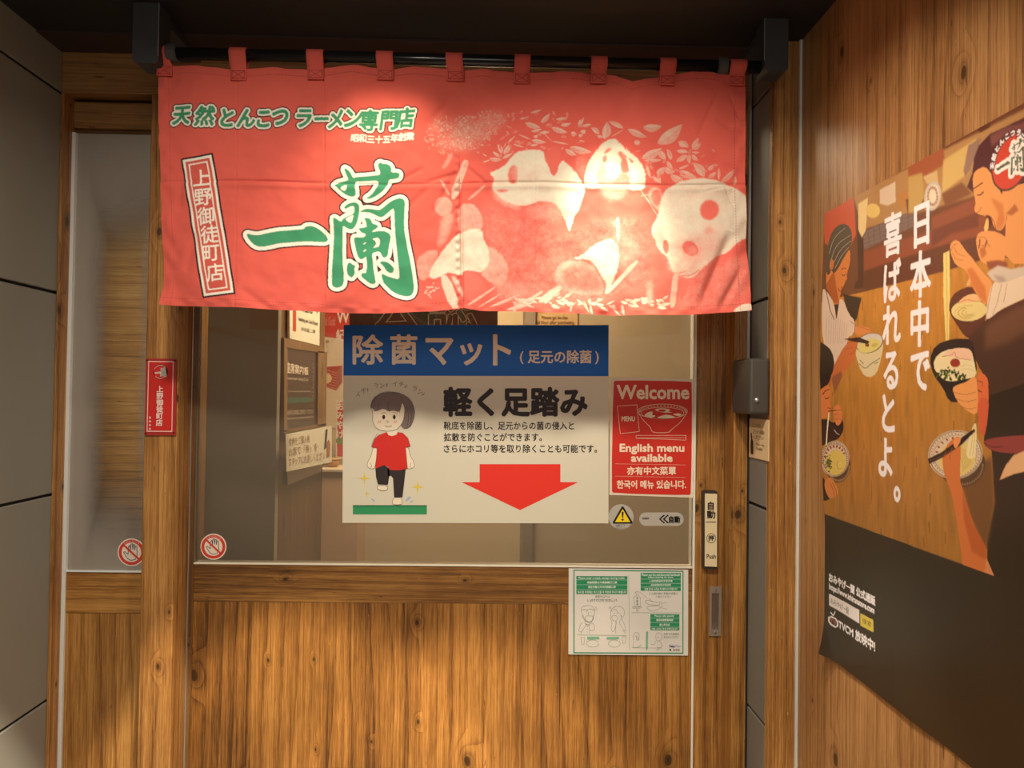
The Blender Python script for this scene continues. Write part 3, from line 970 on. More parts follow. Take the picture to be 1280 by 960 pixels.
# animal at the left, in profile
k2 = lambda p: C(600, 130, 6.857, p)
dab(k2([(80,600),(110,580),(180,550),(240,500),(280,440),(350,400),(450,390),(540,397),(560,470),(610,600),(640,640),(690,470),(760,520),(820,580),(880,670),(905,730),(870,850),(835,930),(805,960),(790,1030),(765,1105),(745,1020),(700,940),(640,850),(520,830),(440,862),(360,880),(260,855),(170,812),(115,750),(100,700),(130,640)]), 0.97, fur=0.8)
dab(k2([(520,850),(640,840),(740,950),(700,1000),(560,1000),(380,930),(430,880)]), 0.30, soft=4)
dab(k2([(100,690),(150,790),(260,860),(360,880),(330,900),(220,870),(120,800)]), 0.55, soft=2)
dab(ellipse(*k2([(285,605)])[0], 45 / 6.857, 82 / 6.857, 0.1), 0.10, soft=0.5, smooth=0)
dab(ellipse(*k2([(335,600)])[0], 12 / 6.857, 70 / 6.857, 0.1), 0.75, soft=0.8, smooth=0)
dab(k2([(545,450),(575,395),(640,352),(685,385),(692,450),(670,560),(632,632),(600,570)]), 0.03, fur=0.5)
dab(k2([(35,640),(75,625),(110,640),(128,655),(90,668),(40,665)]), 0.0, soft=0.3)
dab(k2([(140,735),(240,735),(250,748),(190,762),(140,750)]), 0.12, soft=0.5)
# animal in the middle, seen from the front
k3 = lambda p: C(720, 130, 6.857, p)
dab(k3([(0,450),(50,425),(100,450),(95,560),(70,640),(30,590),(0,560)]), 0.12, soft=1)
dab(k3([(65,715),(80,600),(100,500),(150,430),(200,360),(260,310),(330,293),(370,320),(410,380),(480,430),(550,490),(585,570),(597,660),(585,740),(460,738),(430,700),(300,690),(190,722)]), 0.98, fur=0.7)
dab(k3([(195,560),(250,600),(285,650),(380,600),(440,600),(470,690),(450,740),(300,700),(200,730),(170,640)]), 0.40, fur=1.0)
dab(k3([(285,660),(300,640),(390,560),(455,600),(470,680),(420,720),(320,690)]), 0.26, soft=2)
dab(k3([(370,410),(420,440),(455,540),(458,590),(395,590),(375,540),(385,470),(360,430)]), 0.04, soft=0.5)
dab(k3([(240,415),(265,380),(300,368),(312,378),(285,405),(245,430)]), 0.12, soft=0.5)
dab(k3([(225,475),(238,438),(270,432),(265,490),(235,506)]), 0.15, soft=0.5)
dab(k3([(358,410),(385,402),(418,438),(442,455),(428,470),(395,450)]), 0.10, soft=0.4)
dab(k3([(440,452),(478,480),(498,500),(480,512),(458,490)]), 0.12, soft=0.4)
dab(k3([(330,480),(385,455),(395,500),(350,515)]), 0.62, soft=0.8)
dab(k3([(285,512),(330,505),(382,512),(380,580),(352,640),(288,650)]), 1.0, soft=0.3)
dab(k3([(195,715),(300,675),(400,690),(450,740),(380,800),(300,840),(250,800)]), 0.42, soft=2.5)
dab(k3([(620,760),(650,720),(700,715),(735,750),(745,820),(720,920),(690,900),(640,850)]), 0.50, soft=1.0)
dab(k3([(630,790),(660,740),(710,735),(735,780),(725,850),(695,880),(650,840)]), 0.08, soft=0.8)
for a, b, w in (((555,740),(700,960),0.9),((600,800),(640,860),0.9),((560,790),(650,770),0.7)):
    A_l = can.mask_tris(stroke(k3([a, b]), w)); rg = A[A_l[2]:A_l[2] + A_l[0].shape[0], A_l[1]:A_l[1] + A_l[0].shape[1]]; rg[A_l[0]] = 0.5
k4 = lambda p: C(640, 260, 6.857, p)
dab(k4([(830,180),(900,110),(960,130),(1060,300),(1097,420),(1080,640),(960,560),(900,400),(860,260)]), 0.30, soft=4)
dab(k4([(515,430),(620,395),(700,310),(790,270),(850,262),(900,300),(920,380),(915,500),(890,560),(860,640),(840,700),(800,740),(820,640),(780,590),(740,520),(700,460),(640,430),(560,440)]), 1.0, fur=1.2)
dab(k4([(360,560),(420,460),(560,440),(680,470),(760,580),(800,680),(780,740),(560,740),(420,700),(370,640)]), 0.34, fur=1.5)
dab(k4([(420,560),(480,500),(600,475),(700,530),(760,620),(770,700),(560,710),(450,650)]), 0.10, soft=2.2)
dab(k4([(890,95),(905,75),(920,95),(922,290),(904,292)]), 0.85, soft=0.2)
dab(k4([(1055,442),(1092,462),(870,695),(815,735),(830,690)]), 0.86, soft=0.2)
dab(k4([(255,705),(270,722),(100,838),(75,828)]), 0.62, soft=0.2)
dab(k4([(410,655),(445,690),(270,815),(210,810),(300,720)]), 0.70, soft=0.3)
for k in range(70):
    x, y = random.uniform(640, 832), random.gauss(378, 4.5)
    t = random.uniform(-0.6, 0.6) + (0 if random.random() < .7 else 1.2); L = random.uniform(4, 15)
    y = min(max(y, 369 + (0 if 690 < x < 760 else 5)), 391)
    leaf((x, y), (x + L * math.cos(t), y + L * math.sin(t)), random.uniform(2, 4.6), random.uniform(.5, .9), False)
for a, b, w in (((595,386),(640,358),2.2),((612,384),(655,366),4),((632,388),(668,378),5),((640,371),(668,386),4.5)):
    leaf(a, b, w, 0.62, False)
dab(k3([(190,600),(215,500),(235,505),(250,560),(285,580),(285,640),(230,640)]), 0.42, soft=2)
# animal at the right, head lowered
k6 = lambda p: C(790, 260, 7.11, p); k5 = lambda p: C(800, 150, 6.857, p)
dab(k6([(430,740),(560,640),(760,520),(900,430),(1010,420),(1030,830),(760,885),(400,888)]), 0.14, soft=5)
dab(np.vstack([k5([(195,625),(260,570),(340,530),(440,508),(540,500),(640,520),(740,550),(830,600),(950,680)]),
               k6([(1040,260),(960,285),(900,345),(850,400),(800,405),(760,425),(700,465),(640,525),(590,565),(560,603),(510,630),(460,612),(430,592),(380,582),(350,552),(330,480),(310,430),(270,400),(230,360),(210,290),(175,240),(175,160),(220,100),(240,40)])]), 0.92, fur=0.8)
dab(k6([(330,330),(440,280),(760,200),(800,300),(760,420),(600,500),(560,600),(400,580),(340,520)]), 0.54, soft=6)
dab(k6([(200,160),(250,120),(300,280),(280,400),(215,300)]), 0.62, soft=3)
dab(k6([(350,560),(330,470),(400,420),(520,470),(580,520),(540,600),(440,590)]), 0.62, soft=2.5)
dab(ellipse(*k6([(680,205)])[0], 5, 5), 0.34, soft=2)
dab(ellipse(*k5([(590,775)])[0], 78 / 6.857, 85 / 6.857, 0.4), 0.05, soft=1.0, smooth=0)
dab(ellipse(*k6([(300,345)])[0], 26 / 7.11, 62 / 7.11, -0.1), 0.10, soft=0.4, smooth=0)
dab(ellipse(*k6([(515,362)])[0], 76 / 7.11, 60 / 7.11, 0.65), 0.06, soft=0.4, smooth=0)
dab(ellipse(*k6([(530,385)])[0], 46 / 7.11, 32 / 7.11, 0.65), 0.26, soft=1.2, smooth=0)
for pl, w, a in (([(375,575),(400,582),(440,578),(468,560)],1.4,.15),([(440,600),(500,606),(560,580),(590,548)],1.2,.15),([(350,550),(400,570),(450,568)],0.8,.5)):
    mk = can.mask_tris(stroke(chaikin(k6(pl), 2, False), w)); rg = A[mk[2]:mk[2] + mk[0].shape[0], mk[1]:mk[1] + mk[0].shape[1]]; rg[mk[0]] = a
dab(k6([(365,580),(412,590),(400,700),(378,890),(328,890),(345,720)]), 0.45, soft=0.4)
dab(k6([(875,935),(950,865),(1050,848),(1050,920)]), 0.95, soft=0.3)
dab(k6([(75,790),(110,800),(140,790),(150,830),(110,860),(85,850)]), 0.75, soft=0.3)
dab(k6([(130,640),(190,640),(180,860),(130,870)]), 0.32, soft=1.5)
# softer tones in the white coats
dab(k2([(300,520),(420,500),(560,620),(520,700),(360,700)]), 0.86, soft=5)
dab(k2([(115,660),(200,620),(250,690),(140,690)]), 0.72, soft=3)
dab(k5([(230,640),(420,560),(620,560),(800,640),(880,760),(700,700),(420,690),(250,760)]), 0.84, soft=5)
dab(ellipse(*k5([(590,775)])[0], 78 / 6.857, 85 / 6.857, 0.4), 0.04, soft=1.0, smooth=0)
# animal at the lower left, turned away
k7 = lambda p: C(520, 230, 6.0, p)
dab(k7([(0,560),(90,500),(180,490),(140,600),(110,700),(20,740)]), 0.34, fur=1.5)
dab(k7([(520,450),(600,490),(680,580),(695,660),(650,780),(560,740),(470,670)]), 0.44, fur=1.5)
dab(k7([(560,740),(700,740),(830,750),(835,840),(700,860),(620,840)]), 0.28, soft=4)
dab(ellipse(*k7([(205,165)])[0], 66 / 6, 75 / 6), 0.40, fur=0.8, smooth=0)
dab(k7([(330,140),(420,145),(480,195),(503,280),(492,350),(330,380),(310,250)]), 0.42, fur=0.9)
dab(k7([(190,240),(280,200),(270,300),(220,440),(155,480),(180,350)]), 0.34, soft=1.2)
dab(k7([(100,720),(108,640),(150,570),(220,470),(280,405),(320,368),(400,338),(490,328),(512,420),(548,500),(550,600),(490,665),(430,655),(360,640),(335,690),(250,655),(190,690)]), 0.93, fur=1.0)
dab(k7([(330,420),(350,400),(370,500),(345,600)]), 0.72, soft=1.5)
dab(k7([(170,685),(245,680),(335,925),(258,938)]), 0.80, soft=0.4)
dab(k7([(255,690),(300,690),(352,800),(352,860),(330,820)]), 0.62, soft=0.6)
dab(k7([(350,655),(440,655),(520,740),(560,800),(470,880),(375,880)]), 0.06, soft=1.5)
dab(k7([(590,765),(600,775),(400,915),(385,905)]), 0.6, soft=0.2)
for k in range(26):
    dab(ellipse(538 + random.gauss(0, 5), 362 + random.gauss(0, 5), random.uniform(.6, 1.6), random.uniform(.5, 1.2), 0, 8), 0.6, smooth=0)
dab(k7([(270,0),(340,0),(330,60),(290,110),(265,110)]), 0.55, soft=0.4)
dab(k7([(505,10),(530,15),(400,120),(385,110)]), 0.45, soft=0.3)
dab(k7([(190,0),(215,0),(255,75),(240,80)]), 0.40, soft=0.3)

A = np.clip(A + (fuzz(can.h, can.w, 1.2) * 0.035 + fuzz(can.h, can.w, 5) * 0.03) * (A > 0.08), 0, 1)
can.img[:] = RED * (1 - A[..., None]) + PAPER * A[..., None]

GREEN, CREAM, PLUM = lin((62, 138, 100)), lin((228, 222, 208)), lin((48, 24, 30))
def outlined(rings_or_tris, white, edge, tri=False, fat=0.0):
    pad = int((white + edge) * CS) + 4
    if tri:
        mk = can.mask_tris(rings_or_tris, pad)
    else:
        boxes = [can.mask_poly(r) for r in rings_or_tris]
        x0 = min(b[1] for b in boxes) - pad; y0 = min(b[2] for b in boxes) - pad
        x1 = max(b[1] + b[0].shape[1] for b in boxes) + pad; y1 = max(b[2] + b[0].shape[0] for b in boxes) + pad
        m = np.zeros((y1 - y0, x1 - x0), bool)
        for b in boxes:
            m[b[2] - y0:b[2] - y0 + b[0].shape[0], b[1] - x0:b[1] - x0 + b[0].shape[1]] |= b[0]
        mk = (m, x0, y0)
    m = dilate(mk[0], fat * CS) if fat else mk[0]
    can.put((dilate(m, (white + edge) * CS), mk[1], mk[2]), PLUM)
    can.put((dilate(m, white * CS), mk[1], mk[2]), CREAM)
    can.put((m, mk[1], mk[2]), GREEN)

outlined([[chaikin(r, 1) for r in g] for g in BRUSH], 4.8, 1.7)
HEAD = [('天',227.5,144,23,25),('然',257,146,25,25),('と',284,148,22,26),('ん',308,148,24,26),('こ',330,149,22,26),('つ',351,147,23,28),('ラ',380,148,23,27),('ー',402,149,20,22),('メ',420,149,22,27),('ン',441,148,25,27),('専',461,151,24,27),('門',486,150,24,26),('店',507,148,23,26)]
outlined(np.concatenate([em_text(ch, x, y, h, w=w, slant=0.16, rot=-0.02) for ch, x, y, w, h in HEAD]), 2.3, 1.2, tri=True, fat=1.1)
for k, ch in enumerate('昭和三十五年創業'):
    can.text(em_text(ch, 443.5 + k * 9.9, 172.5 + (0, .3, 1.2, 1.2, 1.2, 0, -1, -1.4)[k], 10.6, slant=0.1), CREAM, fat=1.0)
# slanted name plate
tl, trr, br, bl = np.array([225.4,198.]), np.array([267.,191.8]), np.array([296.9,368.5]), np.array([253.6,372.7])
def quad(e):
    def q(u, v):
        return (tl * (1 - u) + trr * u) * (1 - v) + (bl * (1 - u) + br * u) * v
    eu, ev = e / 42.0, e / 176.0
    return np.array([q(eu, ev), q(1 - eu, ev), q(1 - eu, 1 - ev), q(eu, 1 - ev)])
for e, c in ((0, PLUM), (2.2, CREAM), (5.2, RED * 0.92), (8.6, CREAM), (10.2, RED * 0.92)):
    can.poly(quad(e), c)
for ch, x, y in (('上',252.6,223.5),('野',254.8,247),('御',259.0,271),('徒',263,293.8),('町',264.4,316.5),('店',270.6,341.5)):
    can.text(em_text(ch, x, y, 23.5, w=23, slant=0.05, rot=-0.10), CREAM, fat=1.1)

# ---- cloth surface
TOPX = np.array([196,205,250,298,345,396,440,481,520,568,600,652,700,748,768,790,810,834,865,890,911,932])
TOPY = np.array([82,82.5,84,88,86,87,83,87.5,85,89,87.5,92,91.5,92,95,104,99,94,91,92,95,94.])
LY = np.array([80,100,200,300,345,383]); LX = np.array([197,197.5,199.5,202.5,203,200.5])
RY = np.array([90,100,150,190,300,345,390]); RX = np.array([931.5,932,932,930.5,934,936,937.])
BX = np.array([198,250,300,400,480,540,572,578,600,700,780,860,937]); BY = np.array([381,383,385,390,391.5,389.5,386.5,385,388.5,391.5,394,394,389.])
GW, GH = 1220, 520
uu = np.linspace(0, 1, GW)[None, :]; vv = np.linspace(0, 1, GH)[:, None]
yy0 = 82 + vv * (389 - 82) + 0 * uu
lx = np.interp(yy0, LY, LX); rx = np.interp(yy0, RY, RX)
PX = lx + (rx - lx) * uu
ty = np.interp(PX, TOPX, TOPY); by = np.interp(PX, BX, BY)
PY = ty + (by - ty) * vv
TABS = [(204.5,206.5,9,9.5),(299,299,10.5,10),(395,395,10.5,10.3),(481.5,482,10.5,10.5),(568,569,10.5,10.8),(653,652,10,10),(748.5,748,10.3,10),(834,833.5,10.3,10),(921.5,920.5,10.5,10)]
tabx = np.array([t[1] for t in TABS])
D = np.zeros((GH, GW))
g1 = lambda x, s: np.exp(-(x / s) ** 2)
# cloth hangs out between the tabs and back at them, fading downwards
ph = np.interp(PX, tabx, np.arange(len(tabx)))
D -= 0.006 * (0.5 - 0.5 * np.cos(2 * np.pi * ph)) * np.exp(-vv * 2.6)
D -= 0.0075 * np.sin(PX / 47.0 + 0.8 + vv * 0.9) * vv ** 1.1
D -= 0.0040 * np.sin(PX / 21.0 + 2.0 - vv * 1.6) * vv ** 1.5
D += 0.010 * vv * g1(PX - 575, 38)
# fold creases from the packet
cy = 229 + 1.5 * np.sin(PX / 60.0) + (PX - 560) * 0.004
amp = 0.0040 * (0.45 + 0.75 * g1(PX - 660, 70) + 0.5 * g1(PX - 330, 40) + 0.55 * g1(PX - 885, 40))
D += amp * (g1(PY - cy, 1.7) - 0.8 * g1(PY - cy - 5, 4.0))
for xc, s in ((405, 0.0016), (296, 0.0008), (748, 0.0010), (668, 0.0008)):
    D += s * g1(PX - xc - 0.4 * np.sin(PY / 9.0), 1.4)
# centre slit: two panels meet, puckered seam either side
slit = 575 + (PY - 190) * 0.016
D += 0.0060 * g1(PX - slit, 1.5) * np.clip((PY - 185) / 40, 0, 1)
D -= 0.0034 * g1(PX - slit + 5, 2.6) * (0.5 + 0.5 * np.sin(PY / 1.75)) * np.clip((PY - 190) / 30, 0, 1)
D -= 0.0065 / (1 + np.exp(-(PX - slit) * 1.4)) * g1(PX - slit - 6, 26) * np.clip((PY - 330) / 60, 0, 1)
# hems
hem = lambda d: 0.0009 / (1 + np.exp((d) * 1.6))
D -= hem(PX - lx - 12.5) + hem(rx - PX - 13.5) + 1.1 * hem(by - PY - 9.5) + 0.8 * hem(PY - ty - 7.5)
D -= 0.0024 * g1(PX - lx - 9, 5) * np.sin(PY / 7.0 + 1.1 * np.sin(PY / 17.)) + 0.0030 * g1(rx - PX - 8, 6) * np.sin(PY / 6.0 + np.sin(PY / 23.))
D -= 0.0018 * g1(by - PY - 6, 4) * np.sin(PX / 5.2 + 1.3 * np.sin(PX / 19.))
# diagonal pulls
def pull(x0, y0, x1, y1, w, a):
    d = np.array([x1 - x0, y1 - y0], float); L = np.hypot(*d); d /= L
    t = ((PX - x0) * d[0] + (PY - y0) * d[1]) / L
    n = (PX - x0) * -d[1] + (PY - y0) * d[0]
    return 1.9 * a * g1(n, w) * np.clip(1 - np.abs(2 * t - 1) ** 4, 0, 1) * ((t > 0) & (t < 1))
for q in ((915,290,875,388,7,.007),(930,330,898,390,5,.004),(900,110,870,175,3,.0012),(912,118,925,150,2,.0012),(575,205,540,270,4,.0018),(575,215,530,229,3,.0016),
          (580,205,610,232,3,.0016),(575,200,560,190,3,.001),(568,118,540,150,4,.001),(568,112,600,150,4,.001),(895,150,930,172,3,.0014),(905,232,918,262,1.6,.0013),
          (230,210,222,265,4,.0016),(245,290,232,340,5,.0020),(735,100,690,150,6,.0015),(790,106,770,150,7,.0018),(300,360,340,388,5,.0014),(405,230,430,205,3,.0008),
          (500,225,530,210,3,.0012),(505,262,540,232,4,.0014),(900,205,935,222,4,.0016),(880,240,915,232,2,.0010)):
    D += pull(*q)
nz = lambda s: fuzz(GH, GW, s)
D += nz(22) * 0.0020 * (0.4 + 0.6 * vv) + nz(9) * 0.00080 + nz(4) * 0.00016
P3 = pts_y(np.stack([PX, PY], -1), YN)
P3[..., 1] += D
ci = np.clip(((PX - GX0) * CS).astype(int), 1, can.w - 2); cj = np.clip(((PY - GY0) * CS).astype(int), 1, can.h - 2)
im = sum(can.img[cj + a, ci + b] for a in (-1, 0, 1) for b in (-1, 0, 1)) / 9.0
# stitch lines along the hems
st = (np.abs(by - PY - 9.5) < 0.45) | (np.abs(PY - ty - 8.5) < 0.4) | (np.abs(PX - lx - 12.5) < 0.35) | (np.abs(rx - PX - 13.5) < 0.35)
im = np.where((st & (((PX + PY) * 0.8).astype(int) % 3 > 0))[..., None], im * 0.62, im)
CLOTH = attr_mat('curtain_cotton', 0.85, 0.15, weave=0.25, sheen=0.1)
REDCL = plain('red_cotton', tuple(float(x) for x in RED) + (1,), 0.85, spec=0.15, bump=0.15, bscale=900)
STITCH = plain('dark_red_thread', rgb(150, 36, 32), 0.8)
zr = on_y(560, 74.2, YN).z
noren = thing('noren_curtain', 'red printed shop curtain with pandas and white-edged green lettering hanging above the door', 'curtain', (xw(566, YN), YN, zr))
grid_sheet('curtain_cloth', P3, im, CLOTH, noren)

# ---- rod and brackets
RODM = plain('black_rod', rgb(24, 24, 26), 0.2)
RUB = plain('grey_rubber', rgb(70, 70, 68), 0.8)
BRK = plain('black_bracket', rgb(56, 57, 60), 0.55, bump=0.2, bscale=60, var=0.25, vscale=25)
zl, zrr = on_y(225, 70.2, YN).z, on_y(840, 78.2, YN).z
rod_z = (zl + zrr) / 2
rod = thing('curtain_rod', 'black round curtain rod held between two black brackets under the ceiling', 'curtain rod', (xw(566, YN), YN, rod_z))
rbx0, rbx1 = on_y(198, 60, YN).x, on_y(956, 75, YN).x
MB().tube((rbx0 - 0.01, YN, rod_z), (rbx1 + 0.01, YN, rod_z), 0.0125, 28).build('rod', RODM, rod)
for a, b in ((209.5, 222), (896.5, 909)):
    xa_, xb_ = on_y(a, 72, YN).x, on_y(b, 72, YN).x
    m = MB(); m.tube((xa_, YN, rod_z), (xa_ + .003, YN, rod_z), .0165, 24, .0195, False); m.tube((xa_ + .003, YN, rod_z), (xb_ - .003, YN, rod_z), .0195, 24, .0195, False)
    m.tube((xb_ - .003, YN, rod_z), (xb_, YN, rod_z), .0195, 24, .0165, False); m.tube((xa_, YN, rod_z), (xa_ + .0005, YN, rod_z), .0165, 24); m.tube((xb_ - .0005, YN, rod_z), (xb_, YN, rod_z), .0165, 24)
    m.build('rubber_stopper', RUB, rod)
YBF = YN - 0.03
def bracket(pa, pb, pyb):
    x0, x1 = on_y(pa, 50, YBF).x, on_y(pb, 50, YBF).x
    zb = on_y((pa + pb) / 2, pyb, YBF).z
    prof = [(x0, ZC), (x0, zb + 0.012)] + [(x0 + 0.012 - 0.012 * math.cos(t), zb + 0.012 - 0.012 * math.sin(t)) for t in np.linspace(0.2, math.pi / 2, 6)]
    prof += [(x1 - 0.006, zb), (x1, zb + 0.006), (x1, ZC)]
    m = MB(); m.prism(prof, lambda u, v, d: (u, d, v), YBF, YBF + 0.055)
    m.box(x0 + 0.004, x1 - 0.004, YBF + 0.055, YP - 0.002, ZC - 0.022, ZC - 0.004)
    m.build('bracket', BRK, rod)
bracket(165.5, 198.5, 78.5)
bracket(956, 985.5, 88.5)
ex = on_y(198.3, 50, YBF).x
MB().box(ex - .0012, ex + .0003, YBF - .0006, YBF + .002, on_y(198, 70, YBF).z, ZC).build('bracket_edge', SILVER, rod)
ex = on_y(955.6, 50, YBF).x
MB().box(ex - .0003, ex + .0010, YBF - .0006, YBF + .002, on_y(955, 75, YBF).z, ZC).build('bracket_edge', SILVER, rod)
px_ = on_y(203.3, 52, YN).x
MB().tube((px_, YN, rod_z), (px_, YN, on_y(203, 47.5, YN).z), 0.0028, 12).build('end_pin', SILVER, rod)

# ---- loops over the rod
for k, (xt, xb2, wt, wb) in enumerate(TABS):
    pyt = np.interp(xb2, TOPX, TOPY)
    zb = on_y(xb2, pyt + 13.5, YN).z; zt = on_y(xb2, pyt, YN).z
    X0, X1 = on_y(xt, 70, YN).x, on_y(xb2, pyt + 8, YN).x
    h0, h1 = wt / 592.0, wb / 592.0
    R = 0.0142
    path = [(YN - 0.0045, zb, X1, h1), (YN - 0.0042, (zb + zt) / 2, X1, h1), (YN - 0.0046, zt + .001, X1, h1), (YN - 0.0095, zt + (rod_z - zt) * .5, (X0 + X1) / 2, h0 * (0.8 if k == 0 else 1))]
    path += [(YN - R * math.cos(t), rod_z + R * math.sin(t), X0, h0 * (0.72 if k == 0 else 1)) for t in np.linspace(-0.1, math.pi + 0.2, 14)]
    path += [(YN + 0.007, zt + (rod_z - zt) * .5, X0, h0), (YN + 0.0035, zt, X1, h1), (YN + 0.003, zb + .004, X1, h1)]
    m = MB(); fr, bk = [], []
    for j, (y, z, x, h) in enumerate(path):
        a = np.array(path[max(j - 1, 0)][:2]); b = np.array(path[min(j + 1, len(path) - 1)][:2]); d = b - a; d /= np.hypot(*d)
        nn = np.array([-d[1], d[0]]) * 0.0009
        row = []
        for s_ in (1, -1):
            row.append([m.bm.verts.new((x + h * q, y + nn[0] * s_, z + nn[1] * s_)) for q in (-1, -.5, 0, .5, 1)])
        fr.append(row[0]); bk.append(row[1])
    for S in (fr, bk):
        for a, b in zip(S, S[1:]):
            for q in range(4):
                f = m.bm.faces.new((a[q], a[q + 1], b[q + 1], b[q])); f.smooth = True
    for e in (0, 4):
        for j in range(len(fr) - 1):
            m.bm.faces.new((fr[j][e], fr[j + 1][e], bk[j + 1][e], bk[j][e]))
    for j in (0, len(fr) - 1):
        for q in range(4):
            m.bm.faces.new((fr[j][q], fr[j][q + 1], bk[j][q + 1], bk[j][q]))
    lp = m.build('hanging_loop', REDCL, noren)
    sy = YN - 0.0057
    pr = Print(lambda p, l, sy=sy: np.stack([p[:, 0], np.full(len(p), sy - l), p[:, 1]], -1), 0.0)
    a0, a1, b0, b1 = X1 - h1 * .78, X1 + h1 * .78, zb + .004, zb + .0195
    for q in (((a0, b0), (a1, b0), (a1, b1), (a0, b1), (a0, b0)), ((a0, b0), (a1, b1)), ((a0, b1), (a1, b0))):
        t = stroke(q, 0.0011)
        pr.tri(t, (158, 40, 36), 1)
    pr.build('stitching', lp)

# ================================================================== the poster on the right wall
XPO = XR - 0.0016
RES = 0.00125
def wall_yz(p):
    q = pts_x(p, XPO); return q[..., 1:]
pA, pB, pC_, pD = [pts_x(np.array([q], float), XPO)[0] for q in ((1032, 265), (1268, 138), (1033, 815), (1197, 948))]
ztopP, zbotP = (pA[2] + pB[2]) / 2, (pC_[2] + pD[2]) / 2
yleft = pts_x(np.array([[1025., 500.]]), XPO)[0][1]
PW_, PH_ = 0.74, ztopP - zbotP
NW, NH = int(PW_ / RES), int(PH_ / RES)
pc = Canvas(NW * 2, NH * 2, lambda p: np.stack([(yleft - wall_yz(np.asarray(p, float))[:, 0]) / RES * 2, (ztopP - wall_yz(np.asarray(p, float))[:, 1]) / RES * 2], -1))
def K(*c): return lin(c)
def Pp(pts, c, **k): pc.poly(pts, K(*c), **k)
Pa = lambda p: C(1140, 130, 4.8, p); Pb = lambda p: C(1020, 260, 4.364, p); Pc = lambda p: C(1140, 300, 4.364, p)
Pd = lambda p: C(1020, 470, 4.8, p); Pe = lambda p: C(1140, 500, 4.0, p); Pf = lambda p: C(1020, 690, 5.05, p)
P8 = lambda p: C(960, 240, 4.0, p); P4 = lambda p: C(960, 480, 4.0, p)
# table top with its grain
gy = np.linspace(0, 1, pc.h)[:, None, None]
pc.img[:] = K(204, 142, 58) * (1 - gy) + K(142, 98, 48) * gy
gr = blur(RNG.standard_normal((pc.h, pc.w)).astype(np.float32), 1)
gr = np.repeat(np.repeat(blur(RNG.standard_normal((pc.h // 14 + 1, pc.w // 3 + 1)).astype(np.float32), 1), 14, 0), 3, 1)[:pc.h, :pc.w]
gr /= gr.std()
pc.img *= (1 + 0.07 * gr)[..., None] * np.where((gr > 1.9)[..., None], 0.62, 1.0)
# kitchen behind the counter
Pp(P8([(250,-200),(1500,-900),(1500,330),(1100,330),(870,400),(480,500),(380,522),(250,560)]), (112, 70, 46))
Pp(P8([(270,60),(430,10),(440,215),(400,300),(290,260)]), (196, 88, 56), soft=2)
Pp(P8([(430,20),(1300,-420),(1300,-60),(870,70),(470,190)]), (176, 134, 84), soft=2)
Pp(P8([(470,200),(730,95),(730,175),(480,290)]), (128, 108, 98), soft=1)
for t in np.linspace(0, 1, 10):
    pc.line(P8([(470 + 260 * t, 200 - 105 * t), (480 + 250 * t, 290 - 115 * t)]), 0.6, K(96, 80, 74))
for t in np.linspace(0, 1, 5):
    pc.line(P8([(470, 200 + 88 * t), (730, 95 + 80 * t)]), 0.6, K(96, 80, 74))
Pp(P8([(480,300),(880,175),(1100,110),(1100,210),(880,270),(480,400)]), (142, 80, 52), soft=2)
Pp(P8([(480,395),(880,265),(1100,215),(1100,330),(870,400),(480,495)]), (98, 62, 42), soft=2)
Pp(P8([(445,170),(478,160),(478,480),(430,486),(440,450),(452,440)]), (74, 46, 34), soft=1)
Pp(P8([(452,60),(500,30),(490,190),(470,230),(452,190)]), (226, 198, 140), soft=1)
Pp(ellipse(*P8([(525,95)])[0], 9, 9, -.4), (222, 190, 112), soft=1)
Pp(P8([(560,-10),(640,-50),(640,50),(600,70),(560,60)]), (214, 190, 160), soft=1.4)
Pp(P8([(650,10),(720,-20),(720,60),(660,90)]), (182, 128, 70), soft=1.4)
Pp(P8([(690,40),(780,0),(780,90),(700,120)]), (112, 72, 48), soft=1.4)
# shelves further along, plate and lantern
Pp(Pa([(-20,355),(190,265),(200,360),(90,430),(-20,440)]), (160, 92, 58), soft=2)
Pp(Pa([(-20,440),(60,415),(75,560),(30,650),(-20,660)]), (190, 156, 92), soft=2)
Pp(Pa([(190,340),(380,215),(420,250),(340,420),(280,460),(180,540)]), (206, 172, 106), soft=2)
Pp(Pa([(70,440),(150,400),(160,480),(90,480)]), (204, 172, 120), soft=1)
Pp(ellipse(*Pa([(125,555)])[0], 50 / 4.8, 88 / 4.8, 0.15), (196, 186, 170), soft=0.6)
Pp(ellipse(*Pa([(125,555)])[0], 38 / 4.8, 70 / 4.8, 0.15), (226, 208, 178), soft=0.8)
for k in range(16):
    t = k / 16 * 6.28; c0 = Pa([(125 + 28 * math.cos(t), 555 + 52 * math.sin(t))])[0]
    Pp(ellipse(c0[0], c0[1], 1.4, 2.0), (168, 128, 108), soft=.4)
Pp(Pa([(180,540),(300,470),(360,540),(200,620)]), (128, 84, 56), soft=2.5)
Pp(Pa([(120,680),(400,560),(400,650),(120,760)]), (142, 82, 56), soft=2.5)
Pp(Pa([(120,760),(400,650),(400,740),(240,780),(120,860)]), (112, 64, 46), soft=2.5)
Pp(Pa([(340,250),(420,200),(400,260),(350,400),(320,440),(310,400)]), (150, 118, 100), soft=1)
Pp(Pa([(390,150),(470,110),(470,140),(410,175)]), (92, 54, 40), soft=1)
